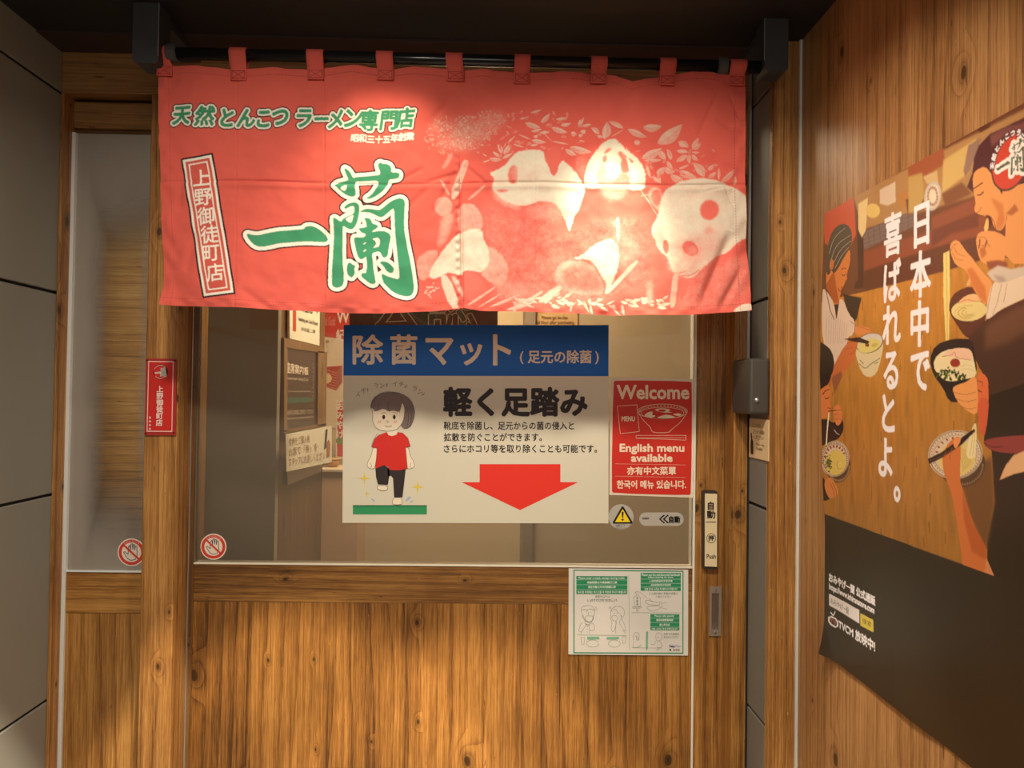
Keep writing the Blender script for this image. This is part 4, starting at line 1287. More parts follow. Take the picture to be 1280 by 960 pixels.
# woman at right: hair, face, neck
Pp(Pa([(330,500),(362,420),(372,330),(402,250),(470,180),(560,140),(760,40),(900,200),(900,900),(600,900),(560,700)]), (78, 42, 46), soft=.6)
Pp(Pa([(470,190),(560,145),(700,100),(700,150),(560,190),(480,260)]), (124, 78, 72), soft=2)
SK = (226, 156, 92)
Pp(Pa([(525,520),(620,490),(760,460),(760,960),(560,960),(560,740),(575,660)]), SK, smooth=1)
Pp(Pa([(620,600),(640,640),(600,670),(566,660)]), (178, 104, 56), soft=1)
Pp(Pa([(365,430),(390,395),(440,375),(478,420),(498,480),(528,515),(560,600),(572,700),(540,765),(500,752),(478,700),(440,672),(400,664),(370,642),(385,590),(368,520)]), SK, smooth=1)
Pp(Pa([(470,560),(545,600),(560,700),(535,755),(500,745),(520,660)]), (206, 128, 68), soft=2)
pc.line(Pa([(372,510),(400,490),(425,474)]), 1.5, K(96, 46, 34), smooth=1)
pc.line(Pa([(395,548),(410,548),(428,530)]), 1.6, K(80, 40, 32), smooth=1)
pc.line(Pa([(440,668),(470,672),(490,700),(505,750)]), 0.7, K(120, 60, 40), smooth=1)
pc.line(Pa([(372,640),(385,660),(410,640),(415,620)]), 0.7, K(140, 76, 46), smooth=1)
Pp(Pa([(440,668),(474,674),(486,712),(470,745),(450,700)]), (96, 40, 34), smooth=1)
Pp(Pa([(446,690),(462,685),(460,760),(430,765)]), (226, 190, 112), smooth=1)
# fist with chopsticks, raised hand and forearm, sleeve
Pp(Pa([(384,790),(430,760),(520,768),(572,810),(566,900),(540,975),(425,965),(392,890)]), SK, smooth=1)
Pp(Pa([(405,870),(440,860),(450,900),(420,930)]), (190, 112, 62), soft=1.2)
for q in ([(400,800),(440,800),(450,830),(420,870)], [(395,850),(430,850)], [(450,830),(470,860)]):
    pc.line(Pa(q), 0.7, K(150, 84, 50), smooth=1)
pc.line(Pa([(402,868),(410,812)]), 1.2, K(70, 40, 30)); pc.line(Pa([(440,860),(452,822)]), 1.2, K(70, 40, 30))
Pp(Pc([(405,120),(470,110),(520,120),(520,150),(420,160)]), (150, 84, 60), soft=.6)
Pp(Pc([(410,180),(470,140),(540,160),(800,110),(800,260),(500,240),(440,222)]), (206, 190, 168), soft=.5)
Pp(Pc([(440,190),(500,200),(520,225),(480,235)]), (176, 158, 140), soft=1.5)
Pp(Pc([(300,235),(320,190),(320,250),(295,255)]), (226, 170, 110), soft=.6)
Pp(Pc([(172,75),(206,58),(208,300),(202,570),(186,572),(172,300)]), (226, 204, 122))
pc.line(Pc([(190,70),(192,320),(194,560)]), 0.7, K(190, 160, 80)); pc.line(Pc([(199,70),(200,300)]), 0.5, K(240, 224, 160))
pc.line(Pc([(192,30),(225,60)]), 1.6, K(84, 48, 34)); pc.line(Pc([(215,10),(222,70)]), 1.4, K(84, 48, 34))
# bowls on the counter
Pp(Pc([(204,400),(204,335),(240,280),(330,248),(400,300),(405,390),(395,470),(330,540),(290,530),(250,470)]), (92, 56, 40), smooth=1)
Pp(ellipse(*Pc([(312,385)])[0], 97 / 4.364, 58 / 4.364, -0.08), (222, 202, 134))
Pp(Pc([(248,345),(290,305),(350,290),(395,330),(340,340),(280,345)]), (232, 184, 132), smooth=1)
pc.line(Pc([(255,345),(300,325),(340,335),(390,335)]), 0.8, K(186, 116, 70), smooth=1)
for k in range(9):
    r_ = 0.25 + 0.75 * k / 9
    e_ = ellipse(*Pc([(315 + 6 * math.sin(k * 2.1), 395)])[0], 84 / 4.364 * r_, 42 / 4.364 * r_, -0.1)
    pc.line(e_[2 + k:22 + k], 0.45, K(188, 160, 84))
Pp(Pc([(300,540),(360,480),(400,440),(480,385),(560,345),(900,200),(900,1000),(420,1000),(415,760),(380,720),(340,640),(332,560)]), (76, 52, 38), smooth=1)
Pp(Pc([(400,470),(560,380),(700,320),(700,460),(520,560),(400,600)]), (104, 72, 50), soft=5)
Pp(Pc([(205,20),(250,-5),(290,55),(330,100),(380,170),(442,230),(432,270),(410,365),(370,325),(330,255),(300,165),(240,140),(216,90)]), SK, smooth=1)
Pp(Pc([(300,160),(330,150),(400,260),(410,350),(372,320),(330,250)]), (206, 124, 66), soft=1.6)
for q in ([(230,40),(250,80),(290,90)], [(222,70),(240,110),(280,110)], [(215,60),(225,30),(250,20)]):
    pc.line(Pc(q), 0.6, K(160, 90, 52), smooth=1)
Pp(Pc([(440,225),(492,238),(560,215),(800,120),(800,230),(560,345),(480,382),(425,430),(402,432),(410,350)]), (224, 202, 172), smooth=1)
for q in ([(490,240),(470,330),(440,410)], [(442,230),(425,320),(405,425)], [(520,240),(500,340)]):
    pc.line(Pc(q), 0.7, K(164, 138, 110), smooth=1)
Pp(Pc([(95,650),(128,572),(220,538),(335,540),(345,640),(360,720),(310,790),(262,886),(205,886),(168,800),(118,742)]), (44, 36, 32), smooth=1)
Pp(Pc([(113,685),(140,622),(220,590),(325,600),(340,660),(356,745),(300,758),(200,775),(150,745)]), (228, 208, 160), smooth=1)
Pp(Pc([(165,630),(215,592),(300,588),(332,612),(330,655),(280,650),(230,640)]), (230, 188, 156), smooth=1)
pc.line(Pc([(165,635),(215,630),(235,605),(240,645),(325,655)]), 0.7, K(178, 110, 84), smooth=1)
Pp(ellipse(*Pc([(237,671)])[0], 27 / 4.364, 24 / 4.364), (152, 58, 40))
pc.line(Pc([(262,690),(300,680),(330,690)]), 0.5, K(190, 166, 110), smooth=1); pc.line(Pc([(270,710),(310,700),(345,720)]), 0.5, K(190, 166, 110), smooth=1)
for k in range(90):
    x, y = random.uniform(125, 295), random.uniform(690, 775)
    if y < 690 + abs(x - 205) * 0.55 or y > 745 + (x - 120) * 0.22:
        continue
    Pp(ellipse(*Pc([(x, y)])[0], random.uniform(.8, 1.6), random.uniform(1.3, 3), random.uniform(-.6, .6), 9), random.choice([(58, 78, 34), (36, 52, 24), (92, 112, 56), (30, 40, 22)]))
Pp(Pc([(220,808),(250,790),(300,775),(335,742),(356,762),(362,900),(352,958),(300,932),(258,892),(234,852)]), SK, smooth=1)
for q in ([(225,830),(290,845),(350,830)], [(240,865),(300,885),(355,870)], [(265,905),(310,925),(350,915)]):
    pc.line(Pc(q), 0.7, K(168, 92, 52), smooth=1)
Pp(Pc([(358,715),(410,742),(420,800),(418,1100),(355,960),(362,850)]), (216, 112, 66), smooth=1)
pc.line(Pc([(360,770),(385,775),(385,800)]), 1.0, K(100, 46, 34)); pc.line(Pc([(362,820),(380,830)]), 1.4, K(80, 40, 34))
# lower right figure: dark coat, red sleeve, arm reaching over the bowl
Pp(Pe([(385,-20),(900,-200),(900,1000),(700,1000),(380,880),(375,700),(415,520),(400,260),(360,205)]), (50, 38, 26), smooth=0)
Pp(Pe([(330,-10),(386,-10),(380,95),(362,200),(332,135)]), (206, 96, 62), smooth=1)
Pp(Pe([(355,205),(440,186),(700,170),(700,250),(510,272),(430,262),(372,244)]), (148, 66, 60), smooth=1)
pc.line(Pe([(360,215),(400,240),(460,235)]), 1.2, K(80, 36, 36), smooth=1)
Pp(Pe([(440,402),(470,330),(512,278),(700,200),(700,330),(512,372)]), (226, 176, 128), smooth=0)
Pp(Pe([(240,400),(400,280),(415,520),(370,760),(300,600)]), (118, 80, 42), soft=4)
def bowl(cx, cy, rx, ry, rot, M_):
    o = M_([(cx, cy)])[0]; s_ = 4.0 if M_ is Pe else 4.8
    rx, ry = rx / s_, ry / s_
    Pp(ellipse(o[0] + rx * .25, o[1] + ry * .42, rx * .85, ry * .92, rot), (88, 66, 44))
    for k in range(26):
        t = k / 26 * 3.1; Pp(ellipse(o[0] + rx * .25 + .75 * rx * math.cos(t), o[1] + ry * .42 + .8 * ry * math.sin(t), 1.0, 1.4), (150, 120, 84))
    Pp(ellipse(o[0], o[1], rx, ry, rot), (196, 172, 140)); Pp(ellipse(o[0], o[1], rx * .955, ry * .955, rot), (122, 92, 72))
    Pp(ellipse(o[0], o[1], rx * .93, ry * .93, rot), (212, 190, 160))
    for k in range(44):
        t = k / 44 * 6.283; Pp(ellipse(o[0] + rx * .86 * math.cos(t), o[1] + ry * .86 * math.sin(t), .75, .75), (128, 88, 70))
    pc.line(ellipse(o[0], o[1], rx * .79, ry * .79, rot), 0.5, K(128, 88, 70), closed=True)
    for k in range(9):
        t = 3.3 + k * .32; Pp(ellipse(o[0] + rx * .68 * math.cos(t), o[1] + ry * .68 * math.sin(t), 1.9, 1.2, t), (150, 74, 62))
    return o, rx, ry
o_, rx_, ry_ = bowl(218, 275, 138, 122, -0.2, Pe)
Pp(ellipse(o_[0] + 2, o_[1] + 5, rx_ * .68, ry_ * .70, -0.2), (220, 194, 118))
for k in range(8):
    pc.line(Pe([(238 + 7 * k, 230 + 4 * k), (246 + 7 * k, 300), (256 + 6 * k, 360 - 5 * k)]), 0.5, K(180, 150, 76), smooth=1)
Pp(Pe([(308,122),(326,114),(322,250),(310,300),(270,290),(284,200)]), (232, 212, 160), smooth=1)
pc.line(Pe([(312,130),(300,220),(290,280)]), 0.6, K(190, 160, 104)); pc.line(Pe([(318,130),(312,220),(304,280)]), 0.6, K(190, 160, 104))
SK2 = (206, 118, 60)
Pp(Pe([(212,192),(240,180),(246,262),(240,400),(252,440),(300,610),(372,742),(376,772),(362,880),(330,960),(260,900),(240,700),(210,520),(190,440),(160,370),(150,290),(180,220)]), SK2, smooth=1)
Pp(Pe([(252,450),(300,610),(372,742),(370,800),(300,760),(260,600)]), (186, 96, 44), soft=1.6)
Pp(Pe([(362,870),(372,790),(420,900),(420,960)]), (214, 142, 92))
Pp(Pe([(80,296),(88,322),(150,292),(250,226),(320,156),(312,144),(230,205),(150,262)]), (42, 28, 22))
pc.line(Pe([(90,306),(160,278),(240,220)]), 0.7, K(120, 84, 62))
Pp(Pe([(205,200),(240,182),(248,200),(225,245),(212,240)]), (224, 146, 86), smooth=1)
for q in ([(180,225),(160,290)], [(200,240),(190,300)]):
    pc.line(Pe(q), 0.7, K(150, 76, 40))
# man at the left with a bowl
Pp(Pb([(150,470),(250,490),(225,600),(215,620),(170,600)]), (52, 42, 36), soft=.8)
Pp(Pb([(55,440),(100,520),(110,610),(122,500),(150,498),(180,580),(216,618),(206,692),(172,705),(160,840),(100,870),(40,760),(40,450)]), (218, 194, 172), smooth=1)
for k in range(10):
    pc.line(Pb([(62 + 12 * k, 560 + 8 * k), (60 + 11 * k, 740)]), 0.4, K(176, 150, 132))
pc.line(Pb([(60,450),(80,560),(100,610)]), 0.9, K(110, 84, 70)); pc.line(Pb([(125,505),(112,600)]), 1.4, K(60, 44, 40))
Pp(Pb([(100,530),(122,520),(112,605)]), (60, 44, 38))
Pp(Pb([(60,430),(62,330),(100,350),(150,265),(186,215),(188,300),(168,360),(172,390),(152,420),(132,472),(126,528),(100,522),(75,462)]), (206, 128, 68), smooth=1)
Pp(Pb([(60,420),(100,340),(110,420),(125,520),(100,520),(75,462)]), (172, 92, 46), soft=1.4)
Pp(Pb([(62,365),(60,250),(80,150),(110,102),(150,84),(186,104),(199,150),(192,212),(152,272),(122,332),(98,362),(84,330),(78,365)]), (84, 76, 64), smooth=1)
for q in ([(80,300),(110,200),(190,150)], [(90,320),(130,230),(192,180)], [(75,250),(100,160),(160,110)], [(105,330),(140,260),(180,215)]):
    pc.line(Pb(q), 0.7, K(172, 160, 136), smooth=2); pc.line(Pb(q) + np.array([0.8, 0.6]), 0.6, K(46, 40, 34), smooth=2)
Pp(ellipse(*Pb([(88,310)])[0], 2.4, 6.5, 0.1), (196, 116, 62))
pc.line(Pb([(140,335),(155,328),(166,332)]), 0.9, K(84, 46, 32)); pc.line(Pb([(142,365),(152,372),(160,362)]), 1.0, K(64, 36, 28), smooth=1)
pc.line(Pb([(122,440),(132,458),(142,448),(140,430)]), 0.9, K(120, 40, 30), smooth=1); pc.line(Pb([(168,362),(172,390),(155,405)]), 0.7, K(140, 76, 40))
Pp(Pb([(214,640),(250,645),(292,652),(304,672),(270,690),(240,694),(208,686)]), (214, 138, 80), smooth=1)
pc.line(Pb([(190,620),(215,640),(208,690)]), 0.9, K(150, 124, 104)); pc.line(Pb([(212,640),(300,668)]), 0.5, K(150, 84, 50))
Pp(Pb([(212,790),(224,738),(280,690),(345,690),(372,735),(352,840),(330,905),(292,928),(250,905)]), (214, 196, 154), smooth=1)
Pp(ellipse(*Pb([(293,738)])[0], 76 / 4.364, 52 / 4.364, -0.35), (64, 48, 40))
Pp(ellipse(*Pb([(293,736)])[0], 73 / 4.364, 48 / 4.364, -0.35), (206, 196, 184))
Pp(ellipse(*Pb([(290,752)])[0], 64 / 4.364, 36 / 4.364, -0.30), (216, 198, 122))
Pp(ellipse(*Pb([(280,748)])[0], 2.6, 2.2), (140, 72, 44)); Pp(ellipse(*Pb([(320,748)])[0], 4, 2.4, -.4), (190, 176, 92))
for q in ([(235,850),(270,880),(300,850),(350,820)], [(240,830),(260,850)], [(320,850),(340,840)]):
    pc.line(Pb(q), 0.8, K(70, 54, 44), smooth=1)
Pp(Pb([(98,860),(160,742),(230,695),(234,725),(200,850),(150,895),(112,965),(60,965)]), (198, 112, 60), smooth=1)
for q in ([(170,740),(210,725)], [(165,770),(205,760)], [(180,800),(205,790)]):
    pc.line(Pb(q), 0.6, K(140, 72, 40))
Pp(Pb([(150,715),(235,705),(295,730),(280,742),(200,728)]), (52, 34, 28))
Pp(Pb([(-20,700),(45,738),(90,780),(104,870),(60,965),(-20,965)]), (48, 40, 34), smooth=1)
# boy below him
Pp(Pd([(-30,30),(60,-30),(95,-10),(80,45),(35,90),(-30,120)]), (40, 32, 28), smooth=1)
Pp(Pd([(95,10),(150,-30),(160,0),(110,110)]), (150, 92, 60), soft=.8)
Pp(Pd([(-20,120),(35,78),(75,48),(90,82),(84,148),(92,190),(82,220),(60,252),(20,268),(-20,270)]), (216, 128, 72), smooth=1)
pc.line(Pd([(42,112),(60,86),(78,82)]), 1.0, K(70, 40, 30), smooth=1); pc.line(Pd([(55,132),(68,138),(78,128)]), 1.1, K(60, 34, 28), smooth=1)
pc.line(Pd([(70,190),(90,195)]), 1.0, K(150, 60, 44))
Pp(Pd([(-30,280),(60,250),(112,292),(150,230),(168,300),(160,345),(130,385),(80,398),(30,425),(-30,430)]), (44, 34, 32), smooth=1)
Pp(Pd([(104,200),(120,172),(140,172),(157,212),(155,282),(125,306),(108,255)]), (214, 132, 76), smooth=1)
for q in ([(110,205),(150,205)], [(110,230),(152,232)], [(115,258),(150,258)]):
    pc.line(Pd(q), 0.6, K(150, 80, 46))
pc.line(Pd([(110,325),(128,350),(140,352)]), 0.9, K(190, 176, 168), smooth=1)
pc.line(Pd([(78,222),(68,330),(60,470)]), 1.5, K(234, 220, 190)); pc.line(Pd([(75,212),(120,205)]), 1.1, K(60, 36, 30))
o_, rx_, ry_ = bowl(115, 497, 86, 108, 0.1, Pd)
Pp(ellipse(o_[0] + 1, o_[1] + 5, rx_ * .72, ry_ * .68, 0.1), (216, 190, 98))
pc.line(ellipse(o_[0] + 6, o_[1] + 8, 3.5, 5, 0)[4:26], 0.6, K(170, 140, 70)); pc.line(ellipse(o_[0] + 6, o_[1] + 8, 2, 3, 0), 0.6, K(226, 204, 140), closed=True)
for k in range(40):
    Pp(ellipse(*Pd([(random.gauss(76, 13), random.gauss(520, 20))])[0], random.uniform(.6, 1.3), random.uniform(.6, 1.3), 0, 8), random.choice([(54, 70, 40), (40, 50, 32), (90, 106, 64)]))
Pp(Pd([(-10,620),(50,590),(70,720),(90,745),(-10,760)]), (44, 34, 28), smooth=1)
Pp(Pd([(52,640),(70,612),(95,610),(132,668),(133,712),(98,738),(78,730),(60,690)]), (206, 132, 72), smooth=1)
for q in ([(85,640),(108,690),(110,728)], [(100,640),(122,690),(122,722)]):
    pc.line(Pd(q), 0.6, K(140, 78, 44))
# dark band below
Pp(np.array([(1000,631.5),(1032,643),(1242,720),(1420,785.5),(1420,1300),(1000,1000)]), (52, 43, 32))
# lettering of the poster: down two columns
WHITE = K(236, 230, 228)
def col_char(ch, px, py, h, w, fat=0.0):
    c0 = pc.to(np.array([[px, py]], float))[0]
    t = glyph_tris(ch)
    k = 2 / RES
    q = np.stack([c0[0] + (t[..., 0] - 0.5) * w * k, c0[1] - (t[..., 1] - 0.36) * h * k], -1)
    sv, pc.to = pc.to, (lambda p: np.asarray(p))
    pc.text(q, WHITE, fat=fat); pc.to = sv
for ch, x, y in (('日',1152,281),('本',1150.5,344),('中',1149.5,406),('で',1150,463),('喜',1116,294),('ば',1114.5,353),('れ',1114,407),('る',1114,463),('と',1110,517.5),('よ',1107,573),('。',1129,604)):
    col_char(ch, x, y, 0.077, 0.060, fat=3.2)
def wall_text(txt, box4, color, fat=0.0):
    """lettering between four photo points: top-left, top-right, bottom-right, bottom-left"""
    t = glyph_tris(txt); lo, hi = t.reshape(-1, 2).min(0), t.reshape(-1, 2).max(0)
    q = pc.to(np.array(box4, float))
    u = ((t[..., 0] - lo[0]) / (hi[0] - lo[0]))[..., None]; v = ((hi[1] - t[..., 1]) / (hi[1] - lo[1]))[..., None]
    g_ = (q[0] * (1 - u) + q[1] * u) * (1 - v) + (q[3] * (1 - u) + q[2] * u) * v
    sv, pc.to = pc.to, (lambda p: np.asarray(p))
    pc.text(g_, color, fat=fat); pc.to = sv
wall_text('おみやげ一蘭 公式通販', Pf([(88,132),(374,285),(374,340),(88,185)]), WHITE, 1.6)
wall_text('https://www.ichiranstore.com', Pf([(90,198),(368,352),(368,402),(90,246)]), WHITE, 1.0)
Pp(Pf([(90,264),(275,368),(275,452),(90,336)]), (222, 214, 208))
wall_text('おみやげ一蘭', Pf([(98,286),(208,352),(208,398),(98,324)]), K(60, 50, 46), 0.8)
Pp(Pf([(281,386),(362,430),(364,508),(281,464)]), (206, 184, 78))
wall_text('検索', Pf([(292,412),(350,442),(350,480),(292,450)]), K(90, 76, 30), 0.6)
def ring(pts, w, c): pc.line(Pf(pts), w, K(*c), closed=True, smooth=1)
ring([(90,402),(138,428),(138,482),(90,450)], 1.6, (236, 226, 222))
wall_text('TV', Pf([(98,418),(130,436),(130,466),(98,446)]), K(206, 120, 110), 0.8)
pc.line(Pf([(100,382),(112,402)]), 1.0, WHITE); pc.line(Pf([(124,376),(114,402)]), 1.0, WHITE)
wall_text('TVCM 放映中!', Pf([(144,425),(374,560),(374,634),(144,482)]), WHITE, 1.0)
# round emblem at the top right
e0 = pc.to(np.array([[1263., 202.]]))[0]
RA = 35 * (EYEA[1] - pts_x(np.array([[1263., 202.]]), XPO)[0][1]) / -FOCAL / RES * 2
sv, pc.to = pc.to, (lambda p: np.asarray(p))
pc.poly(ellipse(e0[0], e0[1], RA * 1.06, RA * 1.06), K(88, 62, 52)); pc.poly(ellipse(e0[0], e0[1], RA * .98, RA * .98), K(206, 72, 52))
bx = [[(r - np.array([413., 290.])) * RA / 132 + e0 + np.array([RA * .02, 0]) for r in gq] for gq in BRUSH]
for d_, c_ in ((8, (240, 232, 220)), (0, (86, 98, 72))):
    for gq in bx:
        mk = pc.mask_poly(gq)
        if mk is not None:
            mk = grow(mk, 10, pc.w, pc.h)
            pc.put((dilate(mk[0], d_) if d_ else mk[0], mk[1], mk[2]), K(*c_))
for k, ch in enumerate('天然とんこつラーメン'):
    t = math.radians(188 + k * 18)
    q = em_text(ch, e0[0] + RA * .99 * math.cos(t), e0[1] + RA * .99 * math.sin(t), RA * .26, rot=t + math.pi / 2)
    mk = pc.mask_tris(q, 8)
    pc.put((dilate(mk[0], 4), mk[1], mk[2]), K(92, 60, 50)); pc.put((dilate(mk[0], 1.4), mk[1], mk[2]), WHITE)
pc.to = sv
pc.img = pc.img ** 1.08
# the sheet: left edge bowed, lower edge and corner lifting a little
S_, T_ = np.meshgrid(np.linspace(0, 1, NW), np.linspace(0, 1, NH))
zz = ztopP + (zbotP - ztopP) * T_
edge_px = np.interp(np.linspace(0, 1, NH), [0, .37, .62, .72, 1], [1032, 1025.5, 1029, 1032, 1033])
edge_py = np.linspace(265, 815, NH)
ye = pts_x(np.stack([edge_px, edge_py], -1), XPO)[:, 1][:, None]
yv = ye + (yleft - PW_ - ye) * S_
xv = XPO - 0.0022 * g1(S_ * PW_, .03) * (0.5 + .5 * np.sin(T_ * 9)) - 0.011 * np.clip(1 - (S_ * PW_ / .05 + (1 - T_) * PH_ / .07), 0, 1) ** 1.4
xv = xv - 0.0016 * g1((1 - T_) * PH_, .03) * (0.5 + .5 * np.sin(S_ * 17 + 1)) - np.abs(fuzz(NH, NW, 40)) * 0.0003
ix_ = np.clip(((yleft - yv) / RES * 2).astype(int), 0, pc.w - 2); iy_ = np.clip(((ztopP - zz) / RES * 2).astype(int), 0, pc.h - 2)
im = (pc.img[iy_, ix_] + pc.img[iy_ + 1, ix_] + pc.img[iy_, ix_ + 1] + pc.img[iy_ + 1, ix_ + 1]) / 4
poster = thing('wall_poster', 'large ramen poster with people eating and tall white lettering on the right wall', 'poster', (XR, float(ye.mean()) - PW_ / 2, zbotP))
grid_sheet('poster_sheet', np.stack([xv, yv, zz], -1), im, attr_mat('poster_print', 0.34, 0.5), poster)

# ================================================================== signs on the door
GLASS_Y = 0.006
fy = face_y(GLASS_Y)
CARD = plain('cream_card', rgb(214, 207, 185), 0.45)
def sign(name, label, cat, fn, pts, t, mat, group=None, lift0=0.0005, part='sheet'):
    c0 = fn(np.array(pts, float), 0.0).mean(0)
    th = thing(name, label, cat, tuple(float(v) for v in c0), group)
    slab(fn, pts, t, part, mat, th, lift0)
    return th

W_, BK = (232, 222, 200), (46, 36, 34)
sg = sign('mat_sign', 'large blue and cream sign with red arrow and stepping girl on the door glass', 'sign', fy,
          [(430, 406.5), (760.5, 406.5), (760.3, 654), (428.3, 653.3)], 0.003, CARD)
B0 = 0.0036
Print(fy, B0).poly([(430, 406.5), (760.5, 406.5), (760.4, 470.3), (429.6, 469.5)], (14, 98, 192), 1).build('header_band', sg, label='blue header band')
pr = Print(fy, B0 + .0002)
for ch, b in (('除', (442, 419, 478.5, 455)), ('菌', (489, 419, 521, 455)), ('マ', (533, 423.5, 566, 455.5)), ('ッ', (576, 430, 602, 456)), ('ト', (617, 419, 638, 456))):
    pr.text(ch, b, W_, 2, 1.0)
pr.text('(', (650, 439.5, 654, 455), W_, 2, .3); pr.text('足元の除菌', (660, 438, 739, 454), W_, 2, .4); pr.text(')', (744, 439.5, 748, 455), W_, 2, .3)
pr.text('軽く足踏み', (555.5, 485, 733, 519.5), BK, 2, 1.5)
pr.text('靴底を除菌し、足元からの菌の侵入と', (555, 527, 717, 537), BK, 2, .16)
pr.text('拡散を防ぐことができます。', (555, 541.3, 677, 551.3), BK, 2, .16)
pr.text('さらにホコリ等を取り除くことも可能です。', (555, 555.6, 746, 565.6), BK, 2, .16)
for ch, x, y, r_ in (('イ',88,160,-.6),('チ',120,135,-.45),('♪',152,125,-.3),('ラ',195,105,-.25),('ン',230,105,-.1),('♪',268,98,0),('イ',308,95,0),('チ',345,98,.1),('♪',382,108,.2),('ラ',425,122,.35),('ン',457,143,.45),('♪',487,160,.6)):
    q = C(430, 460, 4.8, [(x, y)])[0]
    pr.char(ch, q[0], q[1], 7.6, (128, 112, 100), 2, rot=r_)
pr.build('lettering', sg)
Print(fy, B0).poly([(599.5, 580), (700.3, 580), (700.3, 602.5), (722.5, 602.5), (650, 637.3), (577, 602.5), (599.5, 602.5)], (226, 54, 40), 1).build('arrow', sg, label='red arrow pointing down')
F = lambda p: C(430, 460, 4.8, p)
pr = Print(fy, B0)
SKN, LN, HR = (236, 222, 196), (44, 34, 32), (126, 108, 104)
pr.poly(F([(170,250),(172,190),(215,152),(280,142),(340,152),(365,165),(402,192),(426,250),(420,312),(395,362),(352,364),(338,330),(250,300)]), HR, 1, 1)
for q in ([(378,235),(392,290),(378,360)], [(400,230),(408,300),(395,358)]):
    pr.line(F(q), .35, LN, 4, smooth=2)
pr.poly(F([(255,370),(320,370),(318,398),(290,408),(260,400)]), SKN, 2)
pr.poly(F([(176,300),(178,255),(210,240),(330,262),(345,212),(358,214),(366,250),(362,300),(345,342),(310,374),(250,380),(200,366),(178,336)]), SKN, 3, 1)
pr.poly(F([(158,240),(175,182),(230,150),(330,152),(357,180),(348,215),(335,268),(300,253),(270,262),(240,243),(206,256),(186,262),(176,242)]), HR, 5, 1)
pr.line(F([(172,300),(176,330),(198,366),(250,380),(310,374),(345,342),(362,300),(366,240),(356,212)]), .4, LN, 6, smooth=1)
pr.line(F([(175,300),(172,250),(158,240),(175,182),(230,146),(280,141),(345,152),(402,188),(428,250),(420,312),(392,362),(352,364)]), .4, LN, 6, smooth=1)
for q in ([(214,210),(205,235),(206,256)], [(270,200),(262,230),(275,262)], [(190,175),(165,225)], [(335,268),(345,215)]):
    pr.line(F(q), .35, LN, 7, smooth=2)
for x in (240, 303):
    pr.poly(ellipse(*F([(x, 294)])[0], 8.5 / 4.8, 13 / 4.8), LN, 7)
    pr.line(F([(x - 14, 272), (x, 266), (x + 12, 270)]) if x < 260 else F([(x - 10, 268), (x + 4, 266), (x + 16, 274)]), .35, LN, 7, smooth=1)
    for k in range(2):
        pr.line(F([(x - 34 + 10 * k + (32 if x > 260 else 0), 328), (x - 28 + 10 * k + (32 if x > 260 else 0), 316)]), .55, (216, 96, 60), 7)
pr.line(F([(254,322),(262,314),(268,322),(262,330)]), .35, LN, 7, smooth=2)
pr.line(F([(248,346),(266,354),(288,346)]), .45, LN, 7, smooth=2)
# arms, shirt, trousers, shoes
for fx in (lambda x: x, lambda x: 564 - x):
    a = [(178,470),(202,476),(196,540),(186,604),(158,604),(138,588),(146,556),(164,530)]
    pr.poly(F([(fx(x), y) for x, y in a]), SKN, 2, 1); pr.line(F([(fx(x), y) for x, y in a]), .4, LN, 3, True, 1)
    pr.line(F([(fx(160), 566), (fx(168), 590), (fx(156), 600)]), .35, LN, 3)
pr.poly(F([(190,600),(240,580),(272,600),(274,640),(265,700),(205,697),(193,650)]), (52, 44, 42), 4)
pr.poly(F([(262,606),(372,606),(352,774),(302,774),(296,662),(284,645),(266,650)]), (52, 44, 42), 4)
pr.poly(F([(215,400),(258,384),(268,402),(290,408),(316,400),(324,384),(352,388),(385,420),(399,470),(371,477),(368,450),(382,602),(335,614),(275,612),(268,592),(240,582),(190,603),(201,480),(168,474),(185,425)]), (206, 46, 36), 5)
pr.line(F([(215,398),(185,425),(168,474),(201,480),(190,603)]), .35, LN, 6); pr.line(F([(352,388),(385,420),(399,470),(371,477),(382,602),(335,614),(275,612)]), .35, LN, 6)
pr.line(F([(205,392),(180,425),(166,470)]), .3, LN, 6, smooth=1)
for q in ([(205,702),(264,704),(264,728),(240,736),(206,728),(200,716)], [(300,776),(346,776),(352,806),(342,819),(296,818),(290,800)]):
    pr.poly(F(q), SKN, 5, 1); pr.line(F(q), .4, LN, 6, True, 1)
pr.poly(F([(55,822),(498,822),(498,877),(55,877)]), (52, 146, 92), 1)
for k in range(74):
    x = 55 + 6 * k; pr.poly(F([(x, 822), (x + 4, 822), (x + 4, 829), (x, 829)]), (26, 60, 42), 2)
for x, y, R_ in ((123, 661, 42), (443, 713, 46), (138, 752, 22)):
    pts = [(x + (R_ if k % 2 == 0 else R_ * .17) * math.cos(k * math.pi / 4), y + (R_ if k % 2 == 0 else R_ * .17) * math.sin(k * math.pi / 4)) for k in range(8)]
    pr.poly(F(pts), (222, 198, 60), 2)
for q in ([(368,803),(380,775),(404,768),(396,785)], [(390,806),(405,795),(420,795),(410,804)], [(190,802),(176,796),(162,780),(176,784)]):
    pr.poly(F(q), (150, 178, 208), 2, 1)
pr.build('figure_print', sg, label='printed cartoon girl in a red shirt stepping on a green mat')

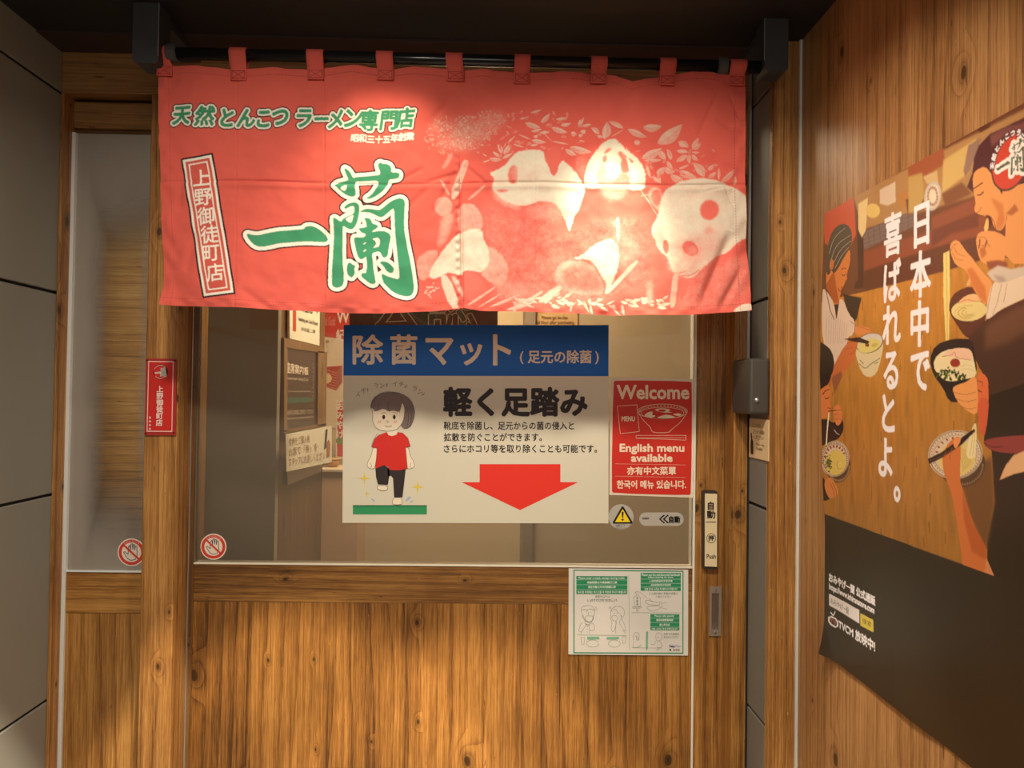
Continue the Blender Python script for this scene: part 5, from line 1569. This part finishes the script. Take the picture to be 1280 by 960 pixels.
# ---- welcome sign
fw = face_y(GLASS_Y)
LAM = plain('laminated_white', rgb(224, 208, 186), 0.25)
wl = sign('menu_sign', 'red laminated Welcome sign with a white ramen bowl outline on the door glass', 'sign', fw, [(763, 471.5), (868.5, 474), (866.5, 622), (761.5, 618.5)], 0.0012, LAM)
Wf = lambda p: C(755, 465, 4.57, p)
Print(fw, .002, .3).poly(chaikin(Wf([(66,47),(487,53),(503,66),(497,692),(484,704),(56,692),(41,678),(52,60)]), 1), (200, 52, 42), 1).build('red_field', wl, label='red printed field')
pr = Print(fw, .0022, .3)
IV = (236, 214, 188)
pr.text('Welcome', (771.4, 481.8, 860.6, 498.6), IV, 2, .75)
pr.line(Wf([(75,195),(187,187),(200,340),(92,352)]), .5, IV, 2, True)
pr.text('MENU', (777, 520.6, 793.2, 526.4), IV, 2, .25)
pr.line(ellipse(*Wf([(333,225)])[0], 142 / 4.57, 42 / 4.57), .5, IV, 2, True)
pr.line(ellipse(*Wf([(333,234)])[0], 122 / 4.57, 33 / 4.57), .45, IV, 2, True)
pr.line(Wf([(191,228),(222,275),(265,316),(268,332),(282,346),(368,347),(384,328),(440,285),(475,226)]), .55, IV, 2, smooth=1)
for k in range(22):
    t = math.pi + k / 21 * math.pi
    q = Wf([(333 + 132 * math.cos(t), 228 + 36 * math.sin(t))])[0]
    pr.line([(q[0] - .9, q[1] - .9), (q[0] + .9, q[1] - .9), (q[0] + .9, q[1] + .9), (q[0] - .9, q[1] + .6)], .32, IV, 2)
for q in ([(225,250),(250,228),(282,225),(270,245),(300,250),(262,266)], [(280,215),(330,205),(385,215),(360,225),(400,232),(330,232)], [(310,255),(360,240),(420,262),(350,268),(300,262)], [(385,240),(430,235),(445,245),(420,252)]):
    pr.poly(Wf(q), IV, 2, 1)
pr.poly(ellipse(*Wf([(330,220)])[0], 5, 1.6), (200, 60, 48), 3)
pr.line(Wf([(182,362),(467,362),(467,375),(182,377)]), .4, IV, 2, True); pr.line(Wf([(182,378),(467,389),(467,378)]), .4, IV, 2)
pr.text('English menu', (774.8, 555, 854.6, 567.5), IV, 2, .5)
pr.text('available', (789, 567.8, 840, 576.8), IV, 2, .5)
pr.line(Wf([(62,524),(465,530)]), .25, IV, 2); pr.line(Wf([(60,594),(463,602)]), .25, IV, 2)
pr.text('亦有中文菜單', (784, 583.3, 844.5, 593.4), IV, 2, .3)
pr.text('한국어 메뉴 있습니다.', (771, 600.5, 857, 610.4), IV, 2, .32)
pr.build('lettering', wl)

# ---- round and pill-shaped stickers
FILM = plain('pale_sticker_film', rgb(176, 170, 158), 0.35)
st1 = sign('warning_sticker', 'round pale sticker with a yellow warning triangle on the glass under the red sign', 'sticker', fw, ellipse(776.2, 646, 15.8, 15.8), 0.0004, FILM)
pr = Print(fw, .0012, .35)
pr.poly(Wf([(49,858),(53,866),(159,866),(163,858),(110,768),(102,768)]), (30, 28, 26), 1); pr.poly(Wf([(62,857),(150,857),(106,782)]), (236, 206, 40), 2)
pr.poly(Wf([(100,798),(112,798),(109,832),(103,832)]), (30, 28, 26), 3); pr.poly(ellipse(*Wf([(106,843)])[0], 1.3, 1.3), (30, 28, 26), 3)
pr.text('自動ドア', (770, 655.5, 781.5, 658.0), (60, 56, 50), 2); pr.text('手をはさまれないように', (769, 659, 782.5, 661), (60, 56, 50), 2)
pr.build('warning_print', st1)
st2 = sign('door_sticker', 'grey pill-shaped sticker with black double arrow at the right edge of the door glass', 'sticker', fw, rrect(799, 640.5, 854.5, 657.3, 8.2), 0.0004, FILM)
pr = Print(fw, .0012, .35)
for x in (824.6, 829.4):
    pr.line([(x + 5.4, 643.8), (x, 648.6), (x + 5.4, 653.4)], 1.5, (24, 22, 20), 2)
pr.text('自動', (836.3, 645.2, 849.6, 653.2), (24, 22, 20), 2, .35); pr.text('NABCO', (803, 646.6, 811, 649.0), (60, 58, 60), 2, .1)
pr.build('lettering', st2)

# ---- do-not-touch stickers
def touch(cx, cy, r, y, label):
    fn = face_y(y)
    o = sign('hand_sticker', label, 'sticker', fn, ellipse(cx, cy, r, r), 0.0004, plain('white_sticker', rgb(232, 216, 200), 0.4), 'no-touch stickers on the glass')
    pr = Print(fn, .0012, .4)
    k = r / 16.2
    RD = (206, 62, 48)
    pr.poly(ellipse(cx, cy, r * .91, r * .91), RD, 1); pr.poly(ellipse(cx, cy, r * .70, r * .70), (232, 216, 200), 2)
    hand = np.array([(945,268),(958,262),(986,288),(990,215),(1003,203),(1009,245),(1013,192),(1026,188),(1030,242),(1036,195),(1047,197),(1048,247),(1056,207),(1068,212),(1070,300),(1052,335),(1012,343),(980,325)], float)
    hp = (hand - np.array([1017, 268])) / 8.0 * k + np.array([cx, cy])
    pr.line(hp, .75 * k, (40, 40, 62), 3, True)
    a, b = np.array([cx - 9 * k, cy - 8.6 * k]), np.array([cx + 9.2 * k, cy + 8.4 * k])
    pr.line([a, b], 2.2 * k, RD, 4)
    for j, ch in enumerate('さわらないで'):
        t = math.radians(-90 + (j - 2.5) * 15)
        pr.char(ch, cx + r * .80 * math.cos(t), cy + r * .80 * math.sin(t), 3.0 * k, (240, 210, 196), 3, rot=t + math.pi / 2)
    pr.build('sticker_print', o)
touch(267.0, 683.3, 16.3, GLASS_Y, 'round red and white no-touch sticker in the lower left corner of the door glass')
touch(164.6, 690.2, 17.4, YW + 0.002, 'round red and white no-touch sticker at the foot of the narrow frosted window')

# ---- green guidance sheet on the rail
fp = face_y(YD)
PAPERW = plain('white_paper', rgb(220, 215, 206), 0.5)
gs = sign('guidance_sheet', 'white sheet with green boxes and line drawings of masked people below the glass', 'notice', fp, [(710.8, 710.2), (860.2, 711.9), (859.9, 819.2), (710.4, 817.8)], 0.0008, PAPERW, lift0=0.0008)
G_ = lambda p: C(700, 700, 7.382, p)
GR, LG = (44, 140, 96), (92, 120, 104)
pr = Print(fp, .0018)
pr.line(G_([(128,92),(1133,102),(1133,858),(128,853)]), 1.3, GR, 1, True)
def gbox(x0, y0, x1, y1, lines, splits):
    pr.poly(G_([(x0, y0), (x1, y0 + 2), (x1, y1 + 2), (x0, y1)]), GR, 1)
    for s_ in splits:
        pr.line(G_([(x0, s_), (x1, s_ + 2)]), .3, (220, 230, 216), 2)
    for txt, a, b, c, d in lines:
        q = G_([(a, b), (c, d)]); pr.text(txt, (q[0][0], q[0][1], q[1][0], q[1][1]), (226, 236, 222), 3, .06)
gbox(150, 146, 620, 312, [('Please wear a mask, except during meals.', 170, 154, 598, 178), ('用餐期間以外請佩戴好口罩', 248, 194, 525, 216), ('请在用餐以外时间佩戴口罩', 258, 236, 512, 258), ('식사 중 이외에는 마스크를 꼭 착용해 주시기 바랍니다', 160, 282, 612, 306)], (180, 226, 270))
gbox(743, 116, 1113, 282, [('Please use the anti-bacterial handwash', 752, 122, 1104, 146), ('before entering the store.', 812, 148, 1044, 168), ('入店前請協助手部消毒', 820, 181, 1036, 201), ('进店前请协助手部消毒', 836, 219, 1020, 238), ('입점 전 손 소독을 꼭 해주시기 바랍니다', 780, 255, 1080, 277)], (174, 212, 248))
gbox(832, 498, 1100, 646, [('Please talk quietly', 870, 505, 1052, 527), ('會話時請輕聲細語', 885, 541, 1042, 562), ('请小声说话', 915, 584, 1012, 606), ('대화 소리는 작게 부탁드립니다', 846, 624, 1086, 642)], (533, 574, 616))
pr.text('食事中以外は', (743.5, 743.8, 762, 746.9), LG, 2); pr.text('しっかりマスクをつけましょう', (734, 748.2, 771, 751.8), LG, 2, .06)
pr.text('ご入店の前に手指の消毒に', (811, 740.0, 847, 743.2), LG, 2); pr.text('ご協力ください', (819.5, 744.2, 839, 747.0), LG, 2)
pr.text('大声での会話を', (829, 790.6, 849, 793.8), LG, 2); pr.text('おひかえください', (829.5, 794.6, 848, 797.6), LG, 2)
pr.line(G_([(632,135),(640,820)]), .3, GR, 2); pr.line(G_([(660,483),(1110,487)]), .3, GR, 2); pr.line(G_([(155,688),(612,695)]), .3, GR, 2); pr.line(G_([(660,806),(940,810)]), .25, GR, 2)
L_ = (78, 104, 90)
def gl_(pts, w=.28, closed=False, sm=1): pr.line(G_(pts), w, L_, 2, closed, sm)
gl_([(195,470),(200,430),(250,415),(300,425),(315,460),(318,500),(308,530),(300,560),(265,575),(225,555),(205,515)], closed=True)
gl_([(195,465),(225,450),(250,460),(275,445),(310,462)]); gl_([(232,515),(265,512),(305,515),(300,560),(262,572),(235,550)], closed=True)
gl_([(245,478),(252,490)]); gl_([(280,478),(288,488)]); gl_([(240,470),(255,466)]); gl_([(262,480),(258,500),(268,502)])
gl_([(208,500),(225,540),(235,560),(225,580),(240,590)]); gl_([(308,500),(300,545),(288,570)]); gl_([(320,430),(340,440),(338,470)]); gl_([(318,445),(326,462)])
gl_([(205,570),(185,600),(168,650),(195,665),(225,620),(240,590),(270,590),(290,575),(312,590),(322,630),(300,655),(272,640)]); gl_([(195,665),(195,680)]); gl_([(268,590),(272,680)]); gl_([(240,585),(255,610),(268,595)])
for y in (610, 635, 660):
    pr.poly(ellipse(*G_([(250, y)])[0], .4, .4), L_, 2)
gl_([(468,500),(470,450),(510,425),(560,425),(592,455),(594,500),(575,530),(560,505)]); gl_([(470,470),(510,445),(530,480),(555,500)]); gl_([(475,512),(510,508),(530,520),(530,550),(505,562),(480,550)], closed=True)
gl_([(468,500),(462,540),(480,570),(468,640),(490,665),(505,640),(520,570)]); gl_([(560,505),(570,540),(545,560),(555,600),(600,660),(605,640),(590,580),(570,545)]); gl_([(515,560),(512,680)]); gl_([(575,650),(600,665),(598,680)]); gl_([(462,425),(448,445)]); gl_([(472,430),(460,455)]); gl_([(495,490),(508,492)]); gl_([(520,488),(530,492)])
gl_([(192,712),(228,712),(220,775),(200,775)], closed=True, sm=0); gl_([(570,705),(605,705),(602,765),(578,765)], closed=True, sm=0)
for cx in (300, 500):
    pr.line(ellipse(*G_([(cx, 768)])[0], 55 / 7.382, 33 / 7.382), .3, GR, 2, True)
pr.poly(G_([(250,705),(355,706),(366,716),(355,728),(250,730)]), (120, 178, 146), 2); pr.poly(G_([(430,708),(535,706),(548,716),(535,728),(430,730)]), (120, 178, 146), 2)
gl_([(690,430),(680,340),(700,330),(705,310),(720,310),(725,330),(740,345),(738,430)], closed=True, sm=0); gl_([(668,430),(750,428),(748,440),(670,442)], closed=True, sm=0); gl_([(705,445),(706,470),(718,470),(718,445)], sm=0)
gl_([(690,295),(720,288),(760,310),(800,350)]); gl_([(700,290),(690,310)])
for ch, y in (('消', 350), ('毒', 378), ('液', 406)):
    q = G_([(711, y)])[0]; pr.char(ch, q[0], q[1], 3.2, L_, 2)
gl_([(780,380),(800,365),(860,385),(915,390),(920,415),(850,412),(800,405)], closed=True); gl_([(800,430),(850,420),(920,425),(925,440),(880,465),(830,465),(800,445)], closed=True); gl_([(820,355),(860,385)]); gl_([(915,385),(935,385),(938,440),(925,440)]); gl_([(940,400),(985,385)]); gl_([(940,440),(985,450)])
gl_([(675,740),(672,690),(690,665),(720,668),(730,690),(725,735),(705,740),(700,710)]); gl_([(675,750),(672,800),(700,810),(740,790),(745,775)]); gl_([(690,700),(715,700)]); gl_([(700,710),(722,712),(718,738)])
pr.poly(G_([(792,658),(812,656),(808,815),(800,832),(790,812)]), (120, 178, 146), 2)
gl_([(885,740),(880,690),(900,668),(930,672),(942,700),(930,735),(905,745)], closed=True); gl_([(880,745),(870,780),(840,775),(838,765)]); gl_([(915,745),(940,770),(938,800),(900,810),(895,790)]); gl_([(890,710),(915,715)]); gl_([(890,830),(900,815),(915,830)])
pr.text('Tokyo', (836, 806, 843.5, 809.6), (60, 70, 120), 3, .12); pr.text('Tokyo', (843.8, 806, 850.6, 809.2), (70, 130, 190), 3)
pr.poly(ellipse(837.6, 812.0, 1.2, 1.2), (36, 90, 60), 3); pr.text('東京都', (841, 810.6, 849.5, 813.6), (120, 96, 80), 3)
pr.build('green_print', gs)

# ---- name plaque on the post
fq = face_y(YP)
pl_ = sign('shop_plaque', 'small upright red plaque with white lettering screwed to the wooden post', 'plaque', fq, [(183.6, 448), (221.3, 448.8), (220.6, 544), (181.8, 544)], 0.004, plain('red_plaque', rgb(168, 46, 42), 0.35), lift0=0.0004, part='plate')
Q_ = lambda p: C(170, 440, 8.0, p)
pr = Print(fq, .0048, .35)
pr.poly(chaikin(Q_([(132,90),(386,94),(372,798),(116,796)]), 0), (238, 196, 184), 1); pr.poly(Q_([(141,100),(377,104),(364,788),(125,786)]), (204, 48, 42), 2)
pr.poly(ellipse(*Q_([(255,200)])[0], 9.3, 9.3), (44, 26, 26), 3); pr.poly(ellipse(*Q_([(250,202)])[0], 7.8, 8.0), (204, 48, 42), 4)
q0 = Q_([(262,205)])[0]
for g_ in (brush_at(q0[0] - .8, q0[1], .066, .066)):
    pr.line(g_[0], 1.0, (236, 224, 206), 5, True); pr.poly(g_[0], (190, 186, 168), 6)
for a0, a1 in ((200, 330), (20, 150)):
    pr.line([(Q_([(255, 200)])[0][0] + 8.2 * math.cos(math.radians(t)), Q_([(255, 200)])[0][1] + 8.2 * math.sin(math.radians(t))) for t in range(a0, a1, 10)], .7, (226, 190, 176), 5)
for ch, x, y in (('上',250,372),('野',249,440),('御',249,507),('徒',248,573),('町',246,640),('店',243,707)):
    q = Q_([(x, y)])[0]; pr.char(ch, q[0], q[1], 8.6, (238, 214, 204), 5, .28)
for y in (655, 692, 729, 766):
    q = Q_([(150, y)])[0]; pr.poly([(q[0] - 1.6, q[1] + .4), (q[0], q[1] - 1.7), (q[0] + 1.6, q[1] + .4), (q[0], q[1] + 1.6)], (232, 196, 186), 5)
pr.build('lettering', pl_)
for x, y in ((398, 86), (385, 808), (118, 84), (104, 815)):
    c0 = fq(Q_([(x, y)]), 0.0044)[0]
    MB().tube(c0, (c0[0], c0[1] - .0012, c0[2]), .0022, 14, .0016).build('screw', plain('dark_screw', rgb(70, 26, 24), 0.4, 0.6), pl_)

# ---- push switch of the automatic door
fs = face_y(YD)
sw = sign('push_switch', 'slim upright push switch with cream face on the door stile above the steel pull', 'switch', fs,
          [(876.4, 613.5), (879, 612), (893, 612.6), (895.4, 614.5), (895.3, 708.5), (893, 710.6), (879, 709.6), (876.4, 707.5)], 0.012, plain('brown_black_plastic', rgb(56, 48, 44), 0.35), lift0=0.0003, part='housing')
slab(fs, [(879.2, 616.0), (894.2, 616.4), (894.0, 706.9), (879.0, 706.2)], 0.003, 'push_plate', plain('cream_push_plate', rgb(222, 204, 164), 0.4), sw, 0.0123)
pr = Print(fs, .0156)
pr.text('自', (882.9, 626.2, 889.6, 635.8), BK, 1, .4); pr.text('動', (881.6, 637.2, 891.7, 646.8), BK, 1, .3); pr.text('AUTOMATIC', (880.4, 650.3, 892.6, 652.2), BK, 1, .06)
pr.line(ellipse(886.8, 671.4, 5.6, 5.8), .6, BK, 1, True); pr.char('押', 886.8, 671.4, 7.6, BK, 1, .22); pr.text('Push', (881.2, 691.0, 892.4, 696.6), BK, 1, .1)
pr.build('lettering', sw)

# ---- grey box and little notice on the grey return
bx0 = on_y(937.5, 480, -0.11).y
def yg(px, py): return float(pts_x(np.array([[px, py]], float), XG)[0][1])
def zg(px, py): return float(pts_x(np.array([[px, py]], float), XG)[0][2])
yb0, yb1 = yg(962.6, 480), yg(939, 480)
db = thing('wall_box', 'dark grey rounded metal box fixed to the grey wall above a small notice', 'box', (XG - .02, (yb0 + yb1) / 2, zg(950, 520)))
MB().box(XG - 0.046, XG - 0.0005, yb0, yb1, zg(950, 517.5), zg(950, 449.5), 0.007, 3).build('housing', plain('dark_grey_enamel', rgb(74, 72, 66), 0.35, 0.3), db)
c0 = on_y(936.5, 500, yb0 - .0002)
MB().lathe([(0, .0), (.004, .0), (.0055, .002), (.004, .0045), (0, .005)], (0, 0, 0), 16).build('glint_dot', SILVER, db, None)  # small silver dot shaped to stand for the light glint on the box
glint = [o for o in db.children if o.name.startswith('glint_dot')][0]
glint.rotation_euler = (math.pi / 2, 0, 0); glint.location = (0.0, 0.0, 0.0)
glint.parent = None; glint.location = (XG - .030, yb0 + .0004, on_y(936, 500, yb0).z); put_under(glint, db)
fx = face_x(XG, -1)
nt_ = sign('small_notice', 'small cream notice with black lettering under the dark grey box on the grey wall', 'notice', fx, [(938.0, 522.5), (962.2, 525.0), (961.8, 576.6), (937.6, 571.0)], 0.002, plain('cream_notice', rgb(222, 196, 150), 0.4), lift0=0.0006)
pr = Print(fx, .0028)
N_ = lambda p: C(920, 430, 5.65, p)
def ntx(txt, a):
    t = glyph_tris(txt); lo, hi = t.reshape(-1, 2).min(0), t.reshape(-1, 2).max(0); q = N_(a)
    u = ((t[..., 0] - lo[0]) / (hi[0] - lo[0]))[..., None]; v = ((hi[1] - t[..., 1]) / (hi[1] - lo[1]))[..., None]
    pr.tri((q[0] * (1 - u) + q[1] * u) * (1 - v) + (q[3] * (1 - u) + q[2] * u) * v, BK, 2)
ntx('ここから', [(125,560),(182,565),(182,592),(125,585)]); ntx('こちらへお進み', [(130,602),(212,612),(212,642),(130,630)]); ntx('ください', [(130,640),(205,652),(205,680),(130,668)])
ntx('This way', [(150,700),(210,710),(210,728),(150,718)]); ntx('to enter', [(152,728),(196,736),(196,756),(152,748)])
pr.poly(N_([(112,630),(120,628),(122,668),(131,690),(131,778),(114,776),(112,700),(116,670)]), BK, 2)
pr.build('lettering', nt_)

# ================================================================== what shows through the door glass
fi = face_x(XI, 1)
I_ = lambda p: C(330, 380, 4.0, p)
def itext(pr, txt, a, c, layer=2, fat=0):
    t = bolder(glyph_tris(txt), fat); lo, hi = t.reshape(-1, 2).min(0), t.reshape(-1, 2).max(0); q = I_(a)
    u = ((t[..., 0] - lo[0]) / (hi[0] - lo[0]))[..., None]; v = ((hi[1] - t[..., 1]) / (hi[1] - lo[1]))[..., None]
    pr.tri((q[0] * (1 - u) + q[1] * u) * (1 - v) + (q[3] * (1 - u) + q[2] * u) * v, c, layer)
PAPERI = plain('white_inside_card', rgb(232, 222, 196), 0.5)
s1 = sign('floor_sign', 'white sign with red bar reading Seating on 2nd Floor, seen inside through the door glass', 'sign', fi, I_([(107,-90),(262,-60),(260,208),(108,172)]), 0.006, PAPERI, lift0=0.006)
pr = Print(fi, .0125)
pr.poly(I_([(124,-60),(140,-57),(140,137),(124,133)]), (196, 66, 48), 1)
itext(pr, '2階席へ', [(165,-20),(250,-2),(250,56),(165,38)], BK, 1, .02); itext(pr, 'Seating on 2nd Floor', [(152,62),(252,88),(252,116),(152,88)], BK, 1, .01); itext(pr, '请就座二楼', [(165,114),(238,128),(238,148),(165,132)], BK, 1)
pr.build('lettering', s1)
bd = thing('seating_board', 'dark seating chart board in a wooden frame inside, seen through the door glass', 'notice board', tuple(float(v) for v in fi(I_([(190, 400)]), 0)[0]))
for q in ([(76,168),(280,216),(280,245),(76,215)], [(76,215),(94,222),(92,636),(76,640)], [(250,235),(296,240),(290,606),(248,612)], [(76,632),(290,598),(290,612),(76,648)]):
    slab(fi, I_(q), 0.013, 'frame', wood('frame_wood', 'Z', seed=14.0, light=rgb(150, 112, 72), mid=rgb(126, 88, 54), dark=rgb(84, 56, 32)), bd, 0.001)
slab(fi, I_([(90,215),(252,240),(250,612),(90,636)]), 0.008, 'chart_panel', plain('dark_plum_panel', rgb(52, 26, 32), 0.35), bd, 0.0015)
pr = Print(fi, .0105)
itext(pr, '座席案内板', [(90,286),(206,316),(206,356),(90,346)], (226, 204, 178), 1, .03); itext(pr, 'Counter Booth Seating Chart', [(90,360),(205,370),(205,390),(90,382)], (226, 204, 178), 1)
pr.poly(I_([(92,464),(228,468),(228,488),(92,500)]), (70, 92, 78), 1)
for k in range(14):
    pr.poly(ellipse(*I_([(96 + 9 * k, 437)])[0], .5, .7), (216, 200, 176), 1)
for k in range(9):
    pr.poly(ellipse(*I_([(230, 300 + 20 * k)])[0], .5, .8), (200, 190, 170), 1)
itext(pr, 'お好きなお席にお座りください', [(94,530),(230,524),(230,548),(94,556)], (226, 204, 178), 1); itext(pr, 'Please take any vacant seat you like', [(94,566),(230,556),(230,572),(94,584)], (206, 184, 160), 1)
pr.build('lettering', bd)
s2 = sign('written_notice', 'cream handwritten notice with brown lettering below the seating chart inside', 'notice', fi, I_([(46,650),(290,608),(290,790),(50,838)]), 0.001, PAPERI, lift0=0.034)
pr = Print(fi, .0365)
for k, txt in enumerate(('食券をご購入後', 'お席で「券」を', 'スタッフにお渡しください')):
    itext(pr, txt, [(60,668 + 50 * k),(172 + 40 * k,650 + 42 * k),(172 + 40 * k,690 + 42 * k),(60,712 + 50 * k)], (150, 104, 74), 1)
pr.poly(I_([(256,626),(266,624),(258,720),(248,722)]), BK, 1); pr.poly(I_([(262,690),(272,676),(280,700),(276,760),(262,764)]), (176, 96, 56), 1)
pr.build('lettering', s2)
sign('blank_sheet', 'plain pale sheet hanging below the handwritten notice inside', 'sheet of paper', fi, I_([(100,830),(276,790),(274,838),(104,906)]), 0.0008, plain('pale_sheet', rgb(196, 182, 158), 0.5), lift0=0.008)
# posters on the far wall
fb = face_y(YB)
s3 = sign('noodle_poster', 'cream poster with red head and a red striped box on the far wall inside', 'poster', fb, I_([(294,-120),(460,-120),(460,620),(288,620)]), 0.002, plain('peach_poster', rgb(226, 196, 160), 0.5), lift0=0.001)
pr = Print(fb, .0034)
pr.poly(I_([(294,-120),(460,-120),(460,184),(294,162)]), (198, 62, 48), 1)
pr.text('紀', (420.5, 412, 431, 426), (236, 210, 190), 2, .3); pr.text('W', (421, 388, 437, 404), (236, 210, 190), 2, .3); pr.text('Ind Gold', (404, 396, 419, 407), (224, 150, 130), 2)
for k in range(4):
    pr.char('麺とスープ'[k], 409.5, 427 + 6.2 * k, 4.6, (150, 120, 96), 2)
pr.poly(I_([(296,316),(392,308),(392,392),(362,432),(296,410)]), (176, 60, 46), 2); pr.poly(I_([(362,350),(392,312),(392,392),(362,432)]), (146, 44, 36), 3)
for k in range(7):
    pr.line(I_([(296,322 + 14 * k),(362,346 + 13 * k),(392,314 + 13 * k)]), .7, (222, 150, 110), 4)
pr.poly(ellipse(*I_([(318,372)])[0], 5.5, 6), (226, 192, 140), 5)
pr.build('poster_print', s3)
s4 = sign('red_banner', 'narrow red banner with white lettering standing inside beside the wooden bowl', 'banner', face_y(YB - .12), I_([(362,484),(440,480),(440,770),(360,770)]), 0.002, plain('white_banner_edge', rgb(232, 214, 190), 0.5))
pr = Print(face_y(YB - .12), .003)
pr.poly(I_([(368,492),(440,490),(440,762),(366,762)]), (198, 52, 42), 1)
for k, ch in enumerate('おみやげ'):
    pr.char(ch, 425.5, 508 + 11.5 * k, 10.5, (236, 222, 190), 2, .4)
pr.poly(ellipse(425.5, 551, 5.5, 4.5), (120, 130, 70), 2)
pr.build('lettering', s4)
# counter with a wooden bowl
cx0, cx1 = on_y(397, 600, 0.95).x, on_y(432, 600, 0.95).x
ztc = on_y(415, 586, 0.95).z
ct = thing('side_counter', 'narrow peach coloured counter inside carrying a wooden bowl', 'counter', ((cx0 + cx1) / 2, 1.02, 0))
MB().box(cx0, cx1 + .05, 0.95, 1.1, 0, ztc - .012, .002).build('pedestal', plain('peach_pedestal', rgb(204, 160, 120), 0.6, var=.05), ct)
MB().box(cx0 - .004, cx1 + .06, 0.94, 1.11, ztc - .012, ztc, .002).build('counter_top', plain('cream_counter_top', rgb(226, 200, 160), 0.5), ct)
bc = on_y(415.5, 580, 1.03); rb = 0.031
bw = thing('wooden_bowl', 'small shallow wooden bowl on the narrow counter inside', 'bowl', (bc.x, 1.03, ztc))
MB().lathe([(.016, .0005), (.018, .004), (.024, .006), (rb, .030), (rb - .003, .030), (.020, .009), (0, .008)], (bc.x, 1.03, ztc), 28).build('bowl_body', wood('bowl_wood', 'X', seed=15, light=rgb(206, 154, 88), mid=rgb(180, 124, 64), dark=rgb(120, 76, 36)), bw)
MB().lathe([(rb - .004, .0285), (rb + .0005, .0285), (rb + .0005, .0325), (rb - .004, .0325), (rb - .004, .0285)], (bc.x, 1.03, ztc), 28).build('rim', plain('light_rim', rgb(222, 176, 108), 0.45), bw)
# dark inner curtain with white outlined lettering, only its lower edge showing
fk = face_y(0.36)
s5 = sign('inner_curtain', 'dark cloth with white outlined lettering hanging inside behind the glass', 'curtain', fk, [(437, 250), (622, 250), (622, 411), (437, 409)], 0.002, plain('dark_cloth', rgb(46, 32, 28), 0.8), part='curtain_cloth')
zin = float(fk(np.array([[530., 250.]]), 0)[0][2])
MB().tube((-0.94, 0.365, zin), (0.972, 0.365, zin), .009, 16).build('hanging_rail', RODM, s5)
pr = Print(fk, .003)
for ch, x, y in (('公', 495, 386), ('認', 565, 388)):
    t = em_text(ch, x, y, 66)
    pr.tri(bolder(t, 2.2), (224, 208, 184), 1); pr.tri(bolder(t, .9), (46, 32, 28), 2)
pr.build('lettering', s5)
fz_ = face_y(0.92)
s6 = sign('stair_notice', 'tan notice about going to the 2nd floor after purchasing, half hidden behind the blue sign', 'notice', fz_, [(662, 340), (722, 340), (722, 430), (662, 430)], 0.004, plain('tan_notice', rgb(206, 166, 112), 0.5), lift0=.001)
pr = Print(fz_, .0055)
pr.text('お進みください', (668, 384, 716, 391), (120, 84, 50), 1); pr.text('Please go to the', (677, 395, 709, 400.5), (110, 76, 44), 1, .12); pr.text('2nd floor after purchasing.', (668, 401, 718, 406.5), (110, 76, 44), 1, .12)
pr.build('lettering', s6)
